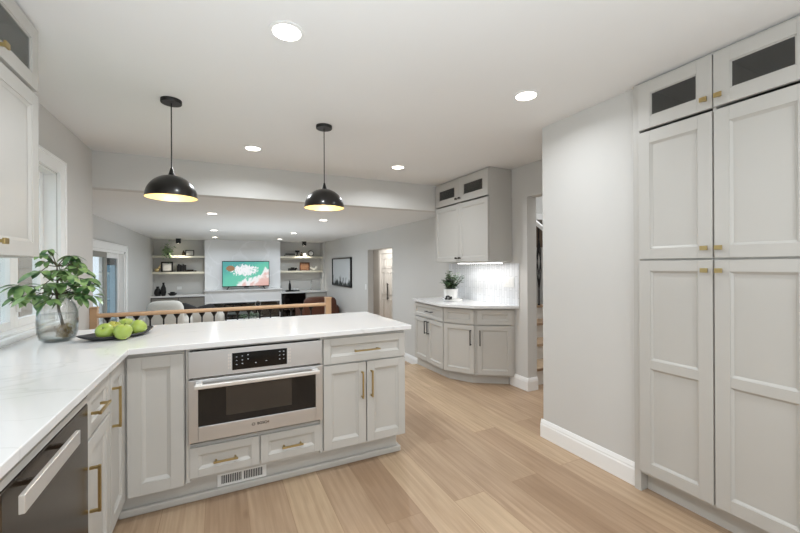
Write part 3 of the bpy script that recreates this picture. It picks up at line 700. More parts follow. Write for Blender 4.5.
oB, LB = bar_unit(C_[1], C_[2], 'greige angled bar base cabinet, middle unit with drawer front and one door', 'B', [(XB, 3.40), (XB, 3.69)])
oC, LC = bar_unit(C_[2], C_[3], 'greige bar base cabinet, right unit facing the room next to the doorway', 'C', [(XB, 3.39)])
for o, L_, k in ((oA, LA, 'A'), (oB, LB, 'B'), (oC, LC, 'C')):
    P = o.location; ang = o.rotation_euler.z
    def fr2(name, x0, x1, z0, z1, **kk):
        q = front(o, name, x0, x1, z0, z1, y=.02, rail=kk.get('rail', .05), slope=.012); return q
    z0, z1, zm0, zm1 = .115, .838, .66, .668
    a, c = .006, L_ - .006
    if k == 'A':
        q = fr2('drawer', a, c, zm1, z1, rail=.04); bar_h(q, L_ / 2 - .02, L_ / 2 + .14, .755, M['black'])
        q = fr2('door', a, L_ / 2 - .001, z0, zm0); bar_v(q, L_ / 2 - .035, .47, .63, M['black'])
        q = fr2('door', L_ / 2 + .001, c, z0, zm0); bar_v(q, L_ / 2 + .035, .47, .63, M['black'])
    elif k == 'B':
        fr2('drawer', a, c, zm1, z1, rail=.045); q = fr2('door', a, c, z0, zm0); bar_v(q, c - .035, .44, .61, M['black'])
    else:
        a += .02; c -= .02
        fr2('drawer', a, c, zm1, z1, rail=.05); q = fr2('door', a, c, z0, zm0); bar_v(q, a + .03, .44, .61, M['black'])
# toe kicks as children of units
def toe(o, pts):
    inv = Matrix.Rotation(-o.rotation_euler.z, 4, 'Z')
    MB().prism([tuple((inv @ (Vector((*p, 0)) - Vector(o.location)))[:2]) for p in pts], 0, .10).build('toe_kick', M['toe'], o)
toe(oA, [K_[0], K_[1], (XB, 3.72), (XB, 4.41)])
toe(oB, [K_[1], K_[2], (XB, 3.5), (XB, 3.71)])
toe(oC, [K_[2], K_[3], (XB, 3.49)])
# backsplash tile
bs = MB().box(-.67, .69, -.008, 0, 0, .462).build('backsplash', M['tile']); bs.location = (XR - .0005, 3.74, ZC); bs.rotation_euler = (0, 0, -PI / 2)
# local x -> -Y
tag(bs, 'glossy white vertical picket tile backsplash above the bar counter', 'backsplash')
ol = thing('outlet_plate', 'white triple switch and outlet plate on the tile backsplash', 'outlet', (XR - .009, 3.20, 1.14), -PI / 2)
MB().box(-.085, .085, -.006, 0, -.06, .06).build('plate', M['white'], ol, bevel=.002)
for k in (-1, 0, 1): MB().box(-.017 + k * .05, .017 + k * .05, -.009, -.006, -.034, .034).build('rocker', M['pot'], ol, bevel=.001)
# upper bar cabinet
bc = thing('bar_upper_cabinet', 'greige upper cabinet above the bar with glazed top doors', 'cabinet', (2.605, 4.235, 1.37), -PI / 2)
Wd = 4.235 - 3.16
b = MB().box(0, .016, 0, .31, 0, 1.016).box(Wd - .016, Wd, 0, .31, 0, 1.016).box(.016, Wd - .016, 0, .31, 0, .70).box(.016, Wd - .016, .30, .31, .70, 1.016).box(.016, Wd - .016, 0, .31, 1.0, 1.016).box(Wd / 2 - .01, Wd / 2 + .01, 0, .3, .70, 1.0)
b.build('body', G, bc)
for i in (0, 1):
    a, c = (0, Wd / 2) if i == 0 else (Wd / 2, Wd); kx = Wd / 2 - .035 if i == 0 else Wd / 2 + .035
    d = front(bc, 'door', a, c, .0, .70, rail=.055, slope=.012); knob(d, kx, .045, M['bronze'])
    d = glass_front(bc, a, c, .715, .995, rail=.09, rz=.075); knob(d, kx, .76, M['bronze'])
MB().box(Wd + .002, Wd + .006, .0, .31, .0, .70).build('side_panel', G, bc, bevel=.001)
ul = thing('under_cabinet_light', 'slim glowing light bar under the upper bar cabinet', 'light', (2.72, 3.5, 1.352), 0)
MB().box(-.02, .02, -.40, .40, 0, .016).build('housing', M['white'], ul)
MB().box(-.017, .017, -.39, .39, -.004, 0).build('diffuser', M['strip'], ul)
a_ = area('under_cabinet_glow', (2.72, 3.5, 1.345), (0, 0, 0), .04, .8, 1.5, (1, .99, .97))

# ================= plants
def leaf_mesh(mb, base_, dirv, L_, wd, droop=.3, up=Vector((0, 0, 1)), roll=0):
    dirv = dirv.normalized(); side = dirv.cross(up)
    if side.length < .1: side = Vector((1, 0, 0))
    side.normalize(); nrm = side.cross(dirv).normalized()
    side = (side * math.cos(roll) + nrm * math.sin(roll)); nrm = side.cross(dirv).normalized()
    N = 6; rows = []
    for i in range(N + 1):
        t = i / N; wv = wd * (math.sin(PI * t ** 1.35) ** .65) * .5 if 0 < t < 1 else 0
        p = base_ + dirv * L_ * t - Vector((0, 0, 1)) * droop * L_ * t * t
        if wv == 0: rows.append([mb.bm.verts.new(p)])
        else: rows.append([mb.bm.verts.new(p - side * wv + nrm * wv * .25), mb.bm.verts.new(p), mb.bm.verts.new(p + side * wv + nrm * wv * .25)])
    for A, B in zip(rows, rows[1:]):
        if len(A) == 1: mb.bm.faces.new([A[0], B[0], B[1]]); mb.bm.faces.new([A[0], B[1], B[2]])
        elif len(B) == 1: mb.bm.faces.new([A[0], B[0], A[1]]); mb.bm.faces.new([A[1], B[0], A[2]])
        else: mb.bm.faces.new([A[0], B[0], B[1], A[1]]); mb.bm.faces.new([A[1], B[1], B[2], A[2]])

VC = Vector((-.82, 2.72, .914))
vs = thing('glass_vase', 'rounded clear glass vase of water on the counter corner by the window', 'vase', VC)
po_ = [(.0, .0), (.075, .0), (.102, .015), (.115, .05), (.119, .11), (.116, .165), (.100, .208), (.078, .230), (.070, .238), (.073, .246)]
pj_ = [(.069, .246), (.066, .238), (.074, .227), (.095, .205), (.111, .163), (.114, .11), (.110, .052), (.098, .022), (.072, .010), (0, .010)]
VR = .76
po = [(r * VR, z) for r, z in po_]; pi_ = [(r * VR, z) for r, z in pj_]
MB().lathe(po + pi_, seg=48, cap=False).build('glass_body', M['vase'], vs, smooth=True)
wp = [(0, .0125), (.0715, .0125), (.0975, .0235), (.1095, .053), (.1135, .11), (.111, .155), (0, .155)]
wp = [(r * VR, z) for r, z in wp]
MB().lathe(wp, seg=48, cap=False).build('water', M['water'], vs, smooth=True)
pl = thing('potted_schefflera', 'leafy green umbrella plant cutting standing in the glass vase of water', 'plant', VC)
def lp(u, v, dy=0):
    p = at_y(u, v, VC.y + dy); return p - VC
stem = [Vector((.035, .0, .05)), Vector((.02, .0, .10)), Vector((.005, 0, .18)), Vector((-.005, 0, .26)), Vector((0, 0, .34)), Vector((-.005, .01, .42))]
b = MB().tube(stem, [.009, .008, .0065, .006, .005, .003], 8)
b2 = MB()
hubs = [((63, 283), 0, .17), ((40, 272), -.03, .14), ((46, 262), .05, .10), ((22, 286), -.02, .14), ((34, 296), -.08, .15), ((50, 300), -.08, .12), ((60, 270), .02, .13),
        ((78, 268), .05, .13), ((84, 279), 0, .15), ((90, 286), -.03, .13), ((70, 292), .07, .13), ((80, 296), -.04, .13), ((76, 262), .1, .11), ((54, 284), .1, .13), ((42, 254), .02, .10), ((72, 256), .06, .11), ((48, 250), .04, .09), ((16, 298), -.03, .10), ((92, 296), -.02, .12), ((84, 270), .08, .12), ((44, 285), -.10, .14), ((68, 276), -.09, .12)]
rnd = random.Random(3)
for (u, v), dy, LL in hubs:
    hp = lp(u, v, dy)
    st = stem[3] if hp.z < .32 else stem[4]
    if v < 275: st = stem[5]
    mid = (st + hp) / 2 + Vector((0, 0, .02))
    b.tube([st, mid, hp], [.003, .0025, .002], 6)
    n = rnd.choice((6, 7, 8)); out = (hp - Vector((0, 0, hp.z))); az0 = rnd.random() * 6.28
    for k in range(n):
        az = az0 + 2 * PI * k / n
        dirv = Vector((math.cos(az), math.sin(az), rnd.uniform(-.45, .35))) + out.normalized() * .15
        leaf_mesh(b2, hp, dirv, LL * rnd.uniform(.5, .72), LL * .27, rnd.uniform(.3, .8), roll=rnd.uniform(-.5, .5))
b.build('stem', M['stem'], pl, smooth=True)
b2.build('foliage', M['leaf'], pl, smooth=True)
b = MB(); rnd = random.Random(5)
for k in range(26):
    p = Vector((.035, 0, .06)); pts = [p.copy()]; a = rnd.random() * 6.28; r_ = .0
    cx, cy = rnd.uniform(-.03, .03), rnd.uniform(-.02, .02)
    for i in range(7):
        a += rnd.uniform(.5, 1.1); rr_ = rnd.uniform(.02, .062)
        pts.append(Vector((.028 + cx * .3 + math.cos(a) * rr_ * .8 * math.cos(k), cy * .4 + math.sin(k) * rr_ * .7, .055 + math.sin(a) * rr_ * .8)))
    b.tube(pts, .0013, 4, False)
b.build('roots', M['root'], pl, smooth=True)

# ---- tray and apples
TC = Vector((-.548, 2.722, .9142)); tang = math.atan2(.617, .787)
n_ = 40; b = MB(); bm = b.bm
def boat(s_, z): return [(math.cos(2 * PI * k / n_) * .19 * s_ * (1 + .06 * math.cos(4 * PI * k / n_)), math.copysign(abs(math.sin(2 * PI * k / n_)) ** 1.15, math.sin(2 * PI * k / n_)) * .128 * s_, z + .014 * abs(math.cos(2 * PI * k / n_)) ** 4 * (1 if s_ > .8 else 0)) for k in range(n_)]
rings = [[bm.verts.new(p) for p in boat(s_, z)] for s_, z in ((.62, 0), (.90, .008), (1.0, .022), (.975, .024), (.86, .013), (.60, .007))]
for A, B in zip(rings, rings[1:]):
    for k in range(n_): bm.faces.new([A[k], A[(k + 1) % n_], B[(k + 1) % n_], B[k]])
bm.faces.new(list(reversed(rings[0]))); bm.faces.new(rings[-1])
tr = b.build('serving_tray', M['tray'], smooth=True); tr.location = TC; tr.rotation_euler = (0, 0, tang)
tag(tr, 'charcoal leaf-shaped tray holding green apples on the white counter', 'tray')
aprof = [(0, .010), (.012, .003), (.024, .0), (.036, .010), (.044, .028), (.0475, .048), (.044, .066), (.032, .080), (.018, .084), (.008, .080), (0, .071)]
def apple(u, v, m, label, tilt, proto=None, s_=1):
    p = at_z(u, v, .914 + .012 + .042 * s_)
    o = thing('apple', label, 'apple', (p.x, p.y, .9142 + .0085), 0, 'green apples on the tray')
    me = MB().lathe(aprof, (0, 0, 0), 28, False); q = me.build('fruit', m, o, smooth=True)
    st_ = MB().tube([(0, 0, .070), (.002, 0, .085), (.006, 0, .094)], [.0015, .0013, .002], 6).build('stalk', M['stem'], o)
    R = Matrix.Translation((0, 0, .042)) @ Euler(tilt).to_matrix().to_4x4() @ Matrix.Translation((0, 0, -.042))
    q.matrix_basis = R; st_.matrix_basis = R
    o.scale = (s_ * .94, s_ * .94, s_ * .94)
    return o
apple(105, 330.5, M['apple'], 'green apple at the left front of the tray', (.9, -.2, 0))
apple(113.5, 327.5, M['appler'], 'blushed green apple behind the left front one on the tray', (.2, .3, 0), s_=.95)
apple(123, 330.5, M['apple'], 'green apple at the middle front of the tray', (.15, .1, .5))
apple(126, 324, M['apple'], 'green apple at the back of the tray behind the middle one', (-.2, .2, 1), s_=.98)
apple(138, 326.5, M['apple'], 'green apple at the right end of the tray', (.2, .9, 1))

# ---- potted plant on bar
PB = Vector((2.60, 3.90, ZC + .026))
tb = MB().box(-.11, .11, -.11, .11, 0, .024).build('white_tray', M['pot'], bevel=.002); tb.location = (2.62, 3.9, ZC + .001); tb.rotation_euler = (0, 0, -.4)
tag(tb, 'flat white square tray under the small plant on the bar counter', 'tray')
pp = thing('potted_plant', 'small round-leaved green plant in a white pot on the bar counter', 'plant', PB)
pp.scale = (1.25, 1.25, 1.25)
MB().lathe([(0, 0), (.058, 0), (.066, .005), (.072, .10), (.066, .10), (.062, .085), (0, .085)], seg=28, cap=False).build('pot', M['pot'], pp, smooth=True)
MB().lathe([(0, .088), (.062, .088)], seg=20, cap=False).build('soil', M['soil'], pp)
b = MB(); b2 = MB(); rnd = random.Random(9)
for k in range(34):
    a = rnd.random() * 6.28; rr_ = rnd.uniform(.02, .14); hh = rnd.uniform(.16, .28)
    tip = Vector((math.cos(a) * rr_, math.sin(a) * rr_, hh)); mid = Vector((tip.x * .3, tip.y * .3, hh * .55)); p0 = Vector((tip.x * .1, tip.y * .1, .085))
    b.tube([p0, mid, tip], .0015, 4)
    for j in range(9):
        t = .35 + .65 * j / 8; p = p0.lerp(mid, t * 2) if t < .5 else mid.lerp(tip, t * 2 - 1)
        az = rnd.random() * 6.28; leaf_mesh(b2, p, Vector((math.cos(az), math.sin(az), rnd.uniform(-.2, .6))), rnd.uniform(.034, .05), .034, .1)
b.build('stem', M['stem'], pp); b2.build('foliage', M['leafdark'], pp, smooth=True)
# black bead garland in front of the pot
b = MB()
for k in range(14):
    a = k * .9; b.sphere((.030 * math.cos(a) + rnd.uniform(-.01, .01), .03 * math.sin(a) * .6, .013 + (k % 3) * .013), .0125, seg=10)
g_ = b.build('bead_garland', M['black'], smooth=True); g_.location = (2.50, 3.80, ZC + .026)
tag(g_, 'small black wooden bead garland in front of the white pot', 'decoration')

# ================= pendants
def pendant(loc, label, R_):
    o = thing('pendant_lamp', label, 'pendant lamp', loc, 0, 'black dome pendants over the peninsula')
    zt = H - loc[2]
    k = .93
    MB().lathe([(0, zt - .022), (.058, zt - .022), (.06, zt - .019), (.06, zt), (0, zt)], seg=36, cap=False).build('canopy', M['black'], o, smooth=True)
    MB().tube([(0, 0, .185), (0, 0, zt - .02)], .0035, 8).build('cord', M['black'], o, smooth=True)
    out = [(R_ * math.cos(t), .155 * k * math.sin(t)) for t in [PI / 2 * i / 14 for i in range(15)]]
    prof = out[:-1] + [(.018, .157 * k), (.012, .168), (.006, .19), (0, .192)]
    MB().lathe(prof, seg=56, cap=False).build('dome', M['pend'], o, smooth=True)
    inn = [((R_ - .002) * math.cos(t), .150 * k * math.sin(t)) for t in [PI / 2 * i / 14 for i in range(14)]] + [(0, .150 * k)]
    MB().lathe([(R_, 0)] + inn, seg=56, cap=False).build('lining', M['gold'], o, smooth=True)
    MB().lathe([(0, .148), (.018, .148), (.018, .105), (0, .10)], seg=16, cap=False).build('socket', M['black'], o, smooth=True)
    MB().sphere((0, 0, .08), .026, seg=16).build('bulb', M['bulb'], o, smooth=True)
    pt = bpy.data.lights.new('pendant_glow', 'POINT'); pt.energy = 1.8; pt.color = (1, .88, .68); pt.shadow_soft_size = .03
    q = bpy.data.objects.new('pendant_glow', pt); col.objects.link(q); q.parent = o; q.location = (0, 0, .045)
    return o
pendant((-.272, 2.76, 1.768), 'black dome pendant with gold lining, left one above the apples', .147)
pendant((.717, 2.78, 1.768), 'black dome pendant with gold lining, right one above the peninsula end', .148)

# ================= recessed lights
def can(x, y, z, power, label, group, r=.062):
    o = thing('recessed_light', label, 'ceiling light', (x, y, z), 0, group)
    MB().lathe([(r + .016, 0), (r + .016, -.004), (r, -.006), (r, 0)], seg=36, cap=False).build('trim_ring', M['white'], o, smooth=True)
    MB().lathe([(0, -.003), (r, -.003)], seg=36, cap=False).build('lens', M['lamp'], o)
    ld = bpy.data.lights.new('can_light', 'AREA'); ld.shape = 'DISK'; ld.size = r * 2; ld.energy = power; ld.color = WARM if z > 2.2 else (.80, .90, 1); ld.spread = math.radians(160)
    q = bpy.data.objects.new('can_light', ld); col.objects.link(q); q.parent = o; q.location = (0, 0, -.012)
KG = 'recessed lights in the kitchen ceiling'; FG = 'recessed lights in the family room ceiling'
can(.278, 1.73, H, CAN_POWER * 1.15, 'round recessed kitchen ceiling light, nearest and largest, between the pendants', KG)
can(1.729, 1.74, H, CAN_POWER * .55, 'round recessed kitchen ceiling light nearest the pantry', KG)
can(.274, 3.57, H, CAN_POWER * 1.35, 'round recessed kitchen ceiling light between the pendants by the beam', KG)
can(1.732, 3.6, H, CAN_POWER * 1.1, 'round recessed kitchen ceiling light near the bar wall cabinet', KG)
can(.278, -.1, H, CAN_POWER, 'round recessed kitchen ceiling light behind the photographer on the left', KG)
can(1.729, -.1, H, CAN_POWER * .6, 'round recessed kitchen ceiling light behind the photographer on the right', KG)
for i, (x, y, lb) in enumerate([(-.09, 5.68, 'recessed family room light nearest the beam in the left row'), (-.1, 8.3, 'recessed family room light in the middle of the left row'), (-.1, 10.25, 'recessed family room light in the left row closest to the stone wall'),
                   (1.476, 5.8, 'recessed family room light below the right pendant'), (1.473, 8.36, 'recessed family room light in the middle of the right row'), (1.45, 10.35, 'recessed family room light in the right row closest to the stone wall')]):
    can(x, y, ZB, FAR_CAN_POWER, lb, FG, .06)

# ================= railing
rl = thing('stair_railing', 'oak railing with black iron balusters behind the peninsula', 'railing', (.05, 4.19, 0))
def newel(x):
    MB().box(x - .032, x + .032, -.032, .032, 0, .958).box(x - .036, x + .036, -.036, .036, .958, .972).build('newel_post', M['oak'], rl, bevel=.004)
newel(1.066)
MB().box(-1.089, -1.035, -.032, .032, 0, .958).box(-1.089, -1.031, -.036, .036, .958, .972).build('newel_post', M['oak'], rl, bevel=.004)
MB().extrude_profile([(-.024, 0), (.024, 0), (.027, .015), (.022, .03), (.01, .036), (-.01, .036), (-.022, .03), (-.027, .015)], (-1.04, 0, .874), (1.05, 0, .874)).build('handrail', M['oak'], rl, smooth=False, bevel=.003)
MB().box(-1.0, 1.06, -.03, .03, 0, .03).build('base_rail', M['oak'], rl)
nb_ = 18
for k in range(nb_):
    x = -.916 - .05 + k * (1.03 + .916) / nb_
    MB().box(x - .0065, x + .0065, -.0065, .0065, .03, .862).lathe([(.008, .828), (.012, .84), (.026, .862), (.028, .874)], (x, 0, 0), 12).lathe([(.02, .03), (.018, .04), (.008, .055)], (x, 0, 0), 12).build('baluster', M['black'], rl)

# ================= stairs beyond the doorway
st = thing('staircase', 'wood-tread staircase with white risers seen through the narrow doorway', 'stairs', (3.5, 3.0, 0))
for k in range(10):
    y0 = .03 + k * .275
    MB().box(-.435, .72, y0, y0 + .02, k * .19, (k + 1) * .19 - .03).build('riser', M['riser'], st)
    MB().box(-.435, .72, y0 - .03, y0 + .275, (k + 1) * .19 - .03, (k + 1) * .19).build('tread', M['floor'], st, bevel=.004)
sr = thing('iron_balustrade', 'white sloped handrail on black iron basket balusters above the stairs', 'railing', (4.05, 3.0, 0))
for k in range(6):
    y0 = .07 + k * .26; z0 = (k + 1) * .19
    zt = z0 + 1.14
    zc = z0 + .42
    b = MB().tube([(0, y0, z0), (0, y0, z0 + .22)], .011, 6).tube([(0, y0, zt - .2), (0, y0, zt)], .011, 6)
    for q in range(4):
        pts = [(.03 * math.sin(PI * t / 8) * math.cos(q * PI / 2 + t * .35), y0 + .03 * math.sin(PI * t / 8) * math.sin(q * PI / 2 + t * .35), z0 + .22 + (zt - .42 - z0) * t / 8) for t in range(9)]
        b.tube(pts, .0075, 5)
    b.lathe([(.022, 0), (.02, .012), (.009, .03)], (0, y0, z0), 10)
    b.build('baluster', M['black'], sr)
MB().extrude_profile([(-.03, -.03), (.03, -.03), (.03, .03), (-.03, .03)], (0, -.1, 1.2), (0, 1.72, 1.2 + 1.82 * .73)).build('handrail', M['trim'], sr)
MB().box(.0, .01, -.1, 3, 1.62, 2.02).build('taupe_sheet', M['taupe'], None).location = (4.755, 3.0, 0)  # thin taupe sheet against the stairwell wall
struct(bpy.data.objects['taupe_sheet']); bpy.data.objects['taupe_sheet'].name = 'wall_taupe_sheet'

# ================= television
tv = thing('television', 'flat television showing a seashore, standing on the stone ledge', 'television', (.67, 11.2, .69))
MB().box(-.61, .61, -.02, .02, .07, .785).build('bezel', M['black'], tv, bevel=.004)
sc = MB().box(-.596, .596, -.002, 0, -.335, .335).build('screen', M['screen'], tv, loc=(0, -.0205, .43))
for s_ in (-1, 1): MB().tube([(s_ * .44, 0, .08), (s_ * .49, -.06, .005)], .010, 6).tube([(s_ * .44, 0, .08), (s_ * .49, .05, .005)], .010, 6).build('foot', M['black'], tv)
MB().box(-.06, .06, -.03, -.01, .045, .07).build('sensor_bar', M['black'], tv, bevel=.004)

# ================= alcoves
def alcove_shelf(x0, x1, z, label):
    o = MB().box(x0, x1, 11.36, YA, z - .055, z).build('floating_shelf', M['cream'], bevel=.002)
    tag(o, label, 'shelf', 'floating shelves in the alcoves')
ZS1, ZS2 = 1.62, 1.19
alcove_shelf(XFL, AL1, ZS1, 'cream floating shelf with the trailing plant, upper shelf of the left alcove')
alcove_shelf(XFL, AL1, ZS2, 'cream floating shelf holding black books, lower shelf of the left alcove')
alcove_shelf(AR0, AR1, ZS1, 'cream floating shelf holding the clock, upper shelf of the right alcove')
alcove_shelf(AR0, AR1, ZS2, 'cream floating shelf with the sepia picture, lower shelf of the right alcove')
# left alcove counter + cabinet
lc = thing('alcove_cabinet', 'grey wood cabinet with dark frame under the left alcove counter', 'cabinet', (-.96, 11.35, ZF))
MB().box(-.60, .60, -.23, .29, .05, .87).build('body', M['black'], lc)
for a, c in ((-.585, -.005), (.005, .585)): MB().box(a, c, -.245, -.231, .07, .85).build('door', M['greywood'], lc, bevel=.002)
o = MB().box(XFL, AL1, 11.08, YA, .54, .58).build('alcove_counter', M['quartz'], bevel=.002); tag(o, 'white counter in the left alcove under the shelves', 'countertop')
# right alcove
o = MB().box(AR0, XR - .001, 11.08, YF - .001, .54, .58).box(AR0, AR1, YF - .001, YA, .54, .58).build('alcove_counter', M['quartz'], bevel=.002); tag(o, 'white counter with the sink faucet in the right alcove', 'countertop')
wf = thing('wine_fridge', 'black glass-fronted drinks fridge under the right alcove counter', 'fridge', (1.95, 11.35, ZF))
MB().box(-.33, .33, -.24, .28, 0, .865).build('body', M['black'], wf)
MB().box(-.32, .32, -.265, -.245, .05, .86).build('door', M['blackglass'], wf, bevel=.002)
MB().box(-.28, .28, -.30, -.285, .40, .42).box(-.26, -.24, -.29, -.265, .40, .42).box(.24, .26, -.29, -.265, .40, .42).build('handle', M['chrome'], wf)
rc = thing('alcove_cabinet', 'plain grey cabinet under the faucet in the right alcove', 'cabinet', (2.60, 11.35, ZF))
MB().box(-.30, .31, -.23, -.06, 0.0, .865).box(-.30, .25, -.06, .28, 0, .865).build('body', M['cab'], rc)
MB().box(-.29, .30, -.25, -.231, .08, .85).build('door', M['cab'], rc, bevel=.002)
fc = thing('faucet', 'slim chrome gooseneck faucet on the right alcove counter', 'faucet', (2.53, 11.5, .58))
MB().lathe([(0, 0), (.028, 0), (.026, .02), (.014, .03), (.012, .06), (0, .06)], seg=16, cap=False).build('base', M['chrome'], fc, smooth=True)
MB().tube([(0, 0, .05)] + [(0, 0, .26)] + [(0, -.06 + .06 * math.cos(t), .26 + .06 * math.sin(t)) for t in [PI * i / 8 for i in range(1, 9)]] + [(0, -.12, .20)], .011, 8).build('spout', M['chrome'], fc, smooth=True)
MB().tube([(.01, 0, .06), (.07, 0, .08)], .006, 6).build('lever', M['chrome'], fc)

# downlight cubes
for x, lb in ((-.955, 'small black cube downlight above the left alcove shelves'), (2.26, 'small black cube downlight above the right alcove shelves')):
    o = thing('cube_downlight', lb, 'ceiling light', (x, 11.15, ZB), 0, 'black cube downlights')
    MB().box(-.055, .055, -.055, .055, -.12, 0).build('housing', M['black'], o, bevel=.002)
    MB().lathe([(0, -.1203), (.02, -.1203)], seg=20, cap=False).build('lens', M['lamp'], o)
    ld = bpy.data.lights.new('shelf_spot', 'SPOT'); ld.energy = 24; ld.color = (1, .95, .82); ld.spot_size = 1.5; ld.spot_blend = .6; ld.shadow_soft_size = .04
    q = bpy.data.objects.new('shelf_spot', ld); col.objects.link(q); q.parent = o; q.location = (0, 0, -.14); q.rotation_euler = (.35, 0, 0)

YS = 11.48
# ---- small objects on shelves
def frame(x, z, w_, h_, m_in, label, border=.025, m_f=None, cat='picture frame', y=YS):
    o = thing('picture_frame', label, cat, (x, y, z))
    b = MB().box(-w_ / 2, w_ / 2, -.01, .01, 0, border).box(-w_ / 2, w_ / 2, -.01, .01, h_ - border, h_).box(-w_ / 2, -w_ / 2 + border, -.01, .01, border, h_ - border).box(w_ / 2 - border, w_ / 2, -.01, .01, border, h_ - border)
    b.build('frame', m_f or M['black'], o, bevel=.002); MB().box(-w_ / 2 + border, w_ / 2 - border, -.002, .006, border, h_ - border).build('picture', m_in, o); 
    MB().box(-.02, .02, .01, .07, 0, .01).build('stand', M['black'], o)
    return o
def book_row(x0, n, z, h0, label, group, m):
    x = x0
    for k in range(n):
        wd = .028 + (k * 7 % 3) * .008; hh = h0 * (.82 + .09 * ((k * 5) % 3))
        o = MB().box(0, wd - .002, -.08, .08, 0, hh).build('book', m, bevel=.002, loc=(x, YS, z))
        MB().box(.003, wd - .005, -.077, .081, .003, hh + .0005).build('pages', M['paper'], o)
        tag(o, label % ['first', 'second', 'third', 'fourth', 'fifth', 'sixth'][k], 'book', group); x += wd
def flat_book(x, z, w_, t, label, m, group='books lying flat on the alcove shelves', dx=0):
    o = MB().box(-w_ / 2, w_ / 2, -.09, .09, 0, t).build('book', m, bevel=.002, loc=(x + dx, YS, z))
    MB().box(-w_ / 2 + .004, w_ / 2 + .001, -.086, .086, .004, t - .004).build('pages', M['paper'], o)
    return tag(o, label, 'book', group)
# left upper
tp = thing('trailing_plant', 'pale green trailing plant in a dark pot on the top left shelf', 'plant', (-1.22, 11.42, ZS1))
MB().lathe([(0, 0), (.05, 0), (.065, .09), (.058, .09), (0, .08)], seg=20, cap=False).build('pot', M['black'], tp, smooth=True)
b = MB(); rnd = random.Random(11)
for k in range(26):
    a = rnd.uniform(-PI, 0) if k % 3 else rnd.uniform(0, PI); R1 = rnd.uniform(.05, .17); dz = rnd.uniform(-.62, .12)
    if math.sin(a) > 0: dz = abs(dz)
    p = Vector((math.cos(a) * R1, math.sin(a) * .04 + (-.12 if dz < 0 else .0), .12 + dz * .5))
    for j in range(7):
        q = Vector((0, 0, .1)).lerp(p, j / 6) + Vector((0, -.02, .05 * math.sin(PI * j / 6)))
        az = rnd.random() * 6.28; leaf_mesh(b, q, Vector((math.cos(az), math.sin(az) - .3, rnd.uniform(-.6, .3))), .08, .04, .3)
b.build('foliage', M['leafpale'], tp, smooth=True)
def vase(x, z, r, h, m, label, name='small_vase', y=YS, cat='vase'):
    o = MB().lathe([(0, 0), (r * .7, 0), (r, h * .3), (r * .85, h * .6), (r * .35, h * .85), (r * .42, h), (r * .3, h), (0, h * .9)], seg=20, cap=False).build(name, m, smooth=True, loc=(x, y, z))
    return tag(o, label, cat)
vase(-.865, ZS1, .045, .14, M['bronze'], 'small dark vase beside the silver frame on the top left shelf')
frame(-.72, ZS1, .21, .155, M['greyphoto'], 'wide dark picture frame at the right of the top left shelf', .022)
# left lower
b = MB(); b.sphere((0, 0, .05), .055, 1, 1, .9, 14).sphere((.05, .0, .11), .035, seg=12).tube([(.05, 0, .13), (.08, 0, .19)], .012, 6)
o = b.build('gold_figurine', M['gold'], smooth=True, loc=(-1.47, YS, ZS2)); tag(o, 'small gold figurine left of the framed picture on the lower left shelf', 'figurine')
frame(-1.245, ZS2, .27, .27, M['greyphoto'], 'square black picture frame on the lower left shelf', .035)
book_row(-1.02, 6, ZS2, .21, 'black upright book on the lower left shelf, %s from the left', 'black books on the lower left shelf', M['black'])
flat_book(-.68, ZS2, .24, .03, 'dark book lying flat at the bottom of the pair on the lower left shelf', M['black'])
flat_book(-.72, ZS2 + .0305, .18, .028, 'dark book lying on top of the flat pair on the lower left shelf', M['bronze'])
# left counter
vase(-1.43, .58, .085, .24, M['black'], 'squat black bottle on the left alcove counter', 'black_bottle', y=11.3, cat='bottle')
vase(-1.30, .58, .065, .34, M['black'], 'taller black bottle beside the squat one on the left counter', 'black_bottle', y=11.25, cat='bottle')
b = MB().lathe([(0, 0), (.06, 0), (.105, .045), (.10, .06), (.09, .05), (0, .02)], seg=24, cap=False).build('black_bowl', M['black'], smooth=True, loc=(-1.10, 11.25, .58)); tag(b, 'black bowl on the left alcove counter', 'bowl')
b = MB().lathe([(0, 0), (.05, 0), (.055, .07), (.045, .07), (0, .01)], seg=20, cap=False).build('black_cup', M['black'], smooth=True, loc=(-1.10, 11.25, .602)); tag(b, 'black cup standing inside the black bowl', 'cup')
o = MB().box(-.055, .055, -.008, 0, -.04, .04).build('outlet_plate', M['white'], bevel=.002, loc=(-.98, YA - .001, .75)); tag(o, 'white outlet plate on the left alcove wall above the counter', 'outlet')
# right upper
flat_book(1.90, ZS1, .30, .045, 'thick book lying at the bottom of the stack on the top right shelf', M['greywood'])
flat_book(1.91, ZS1 + .0455, .26, .04, 'black book lying on the stack on the top right shelf', M['black'])
b = MB().box(-.04, .04, -.04, .04, 0, .04).box(-.065, .065, -.03, .03, .12, .18).box(-.02, .02, -.02, .02, .04, .12).build('black_sculpture', M['black'], bevel=.003, loc=(2.12, YS, ZS1)); tag(b, 'black angular sculpture beside the book stack on the top right shelf', 'sculpture')
vase(2.245, ZS1, .04, .13, M['bronze'], 'small dark vase in the middle of the top right shelf')
o = MB().lathe([(0, 0), (.05, 0), (.065, .03), (.065, .11), (.06, .11), (0, .09)], seg=20, cap=False).build('white_pot', M['pot'], smooth=True, loc=(2.355, YS, ZS1)); tag(o, 'round white pot between the dark vase and the clock on the top right shelf', 'pot')
ck = thing('mantel_clock', 'black rounded mantel clock on the top right shelf', 'clock', (2.53, YS, ZS1))
MB().lathe([(0, -.03), (.085, -.03), (.095, 0), (.085, .03), (0, .03)], seg=28, cap=False).build('case', M['black'], ck, smooth=True).matrix_basis = Matrix.Translation((0, 0, .095)) @ Matrix.Rotation(PI / 2, 4, 'X')
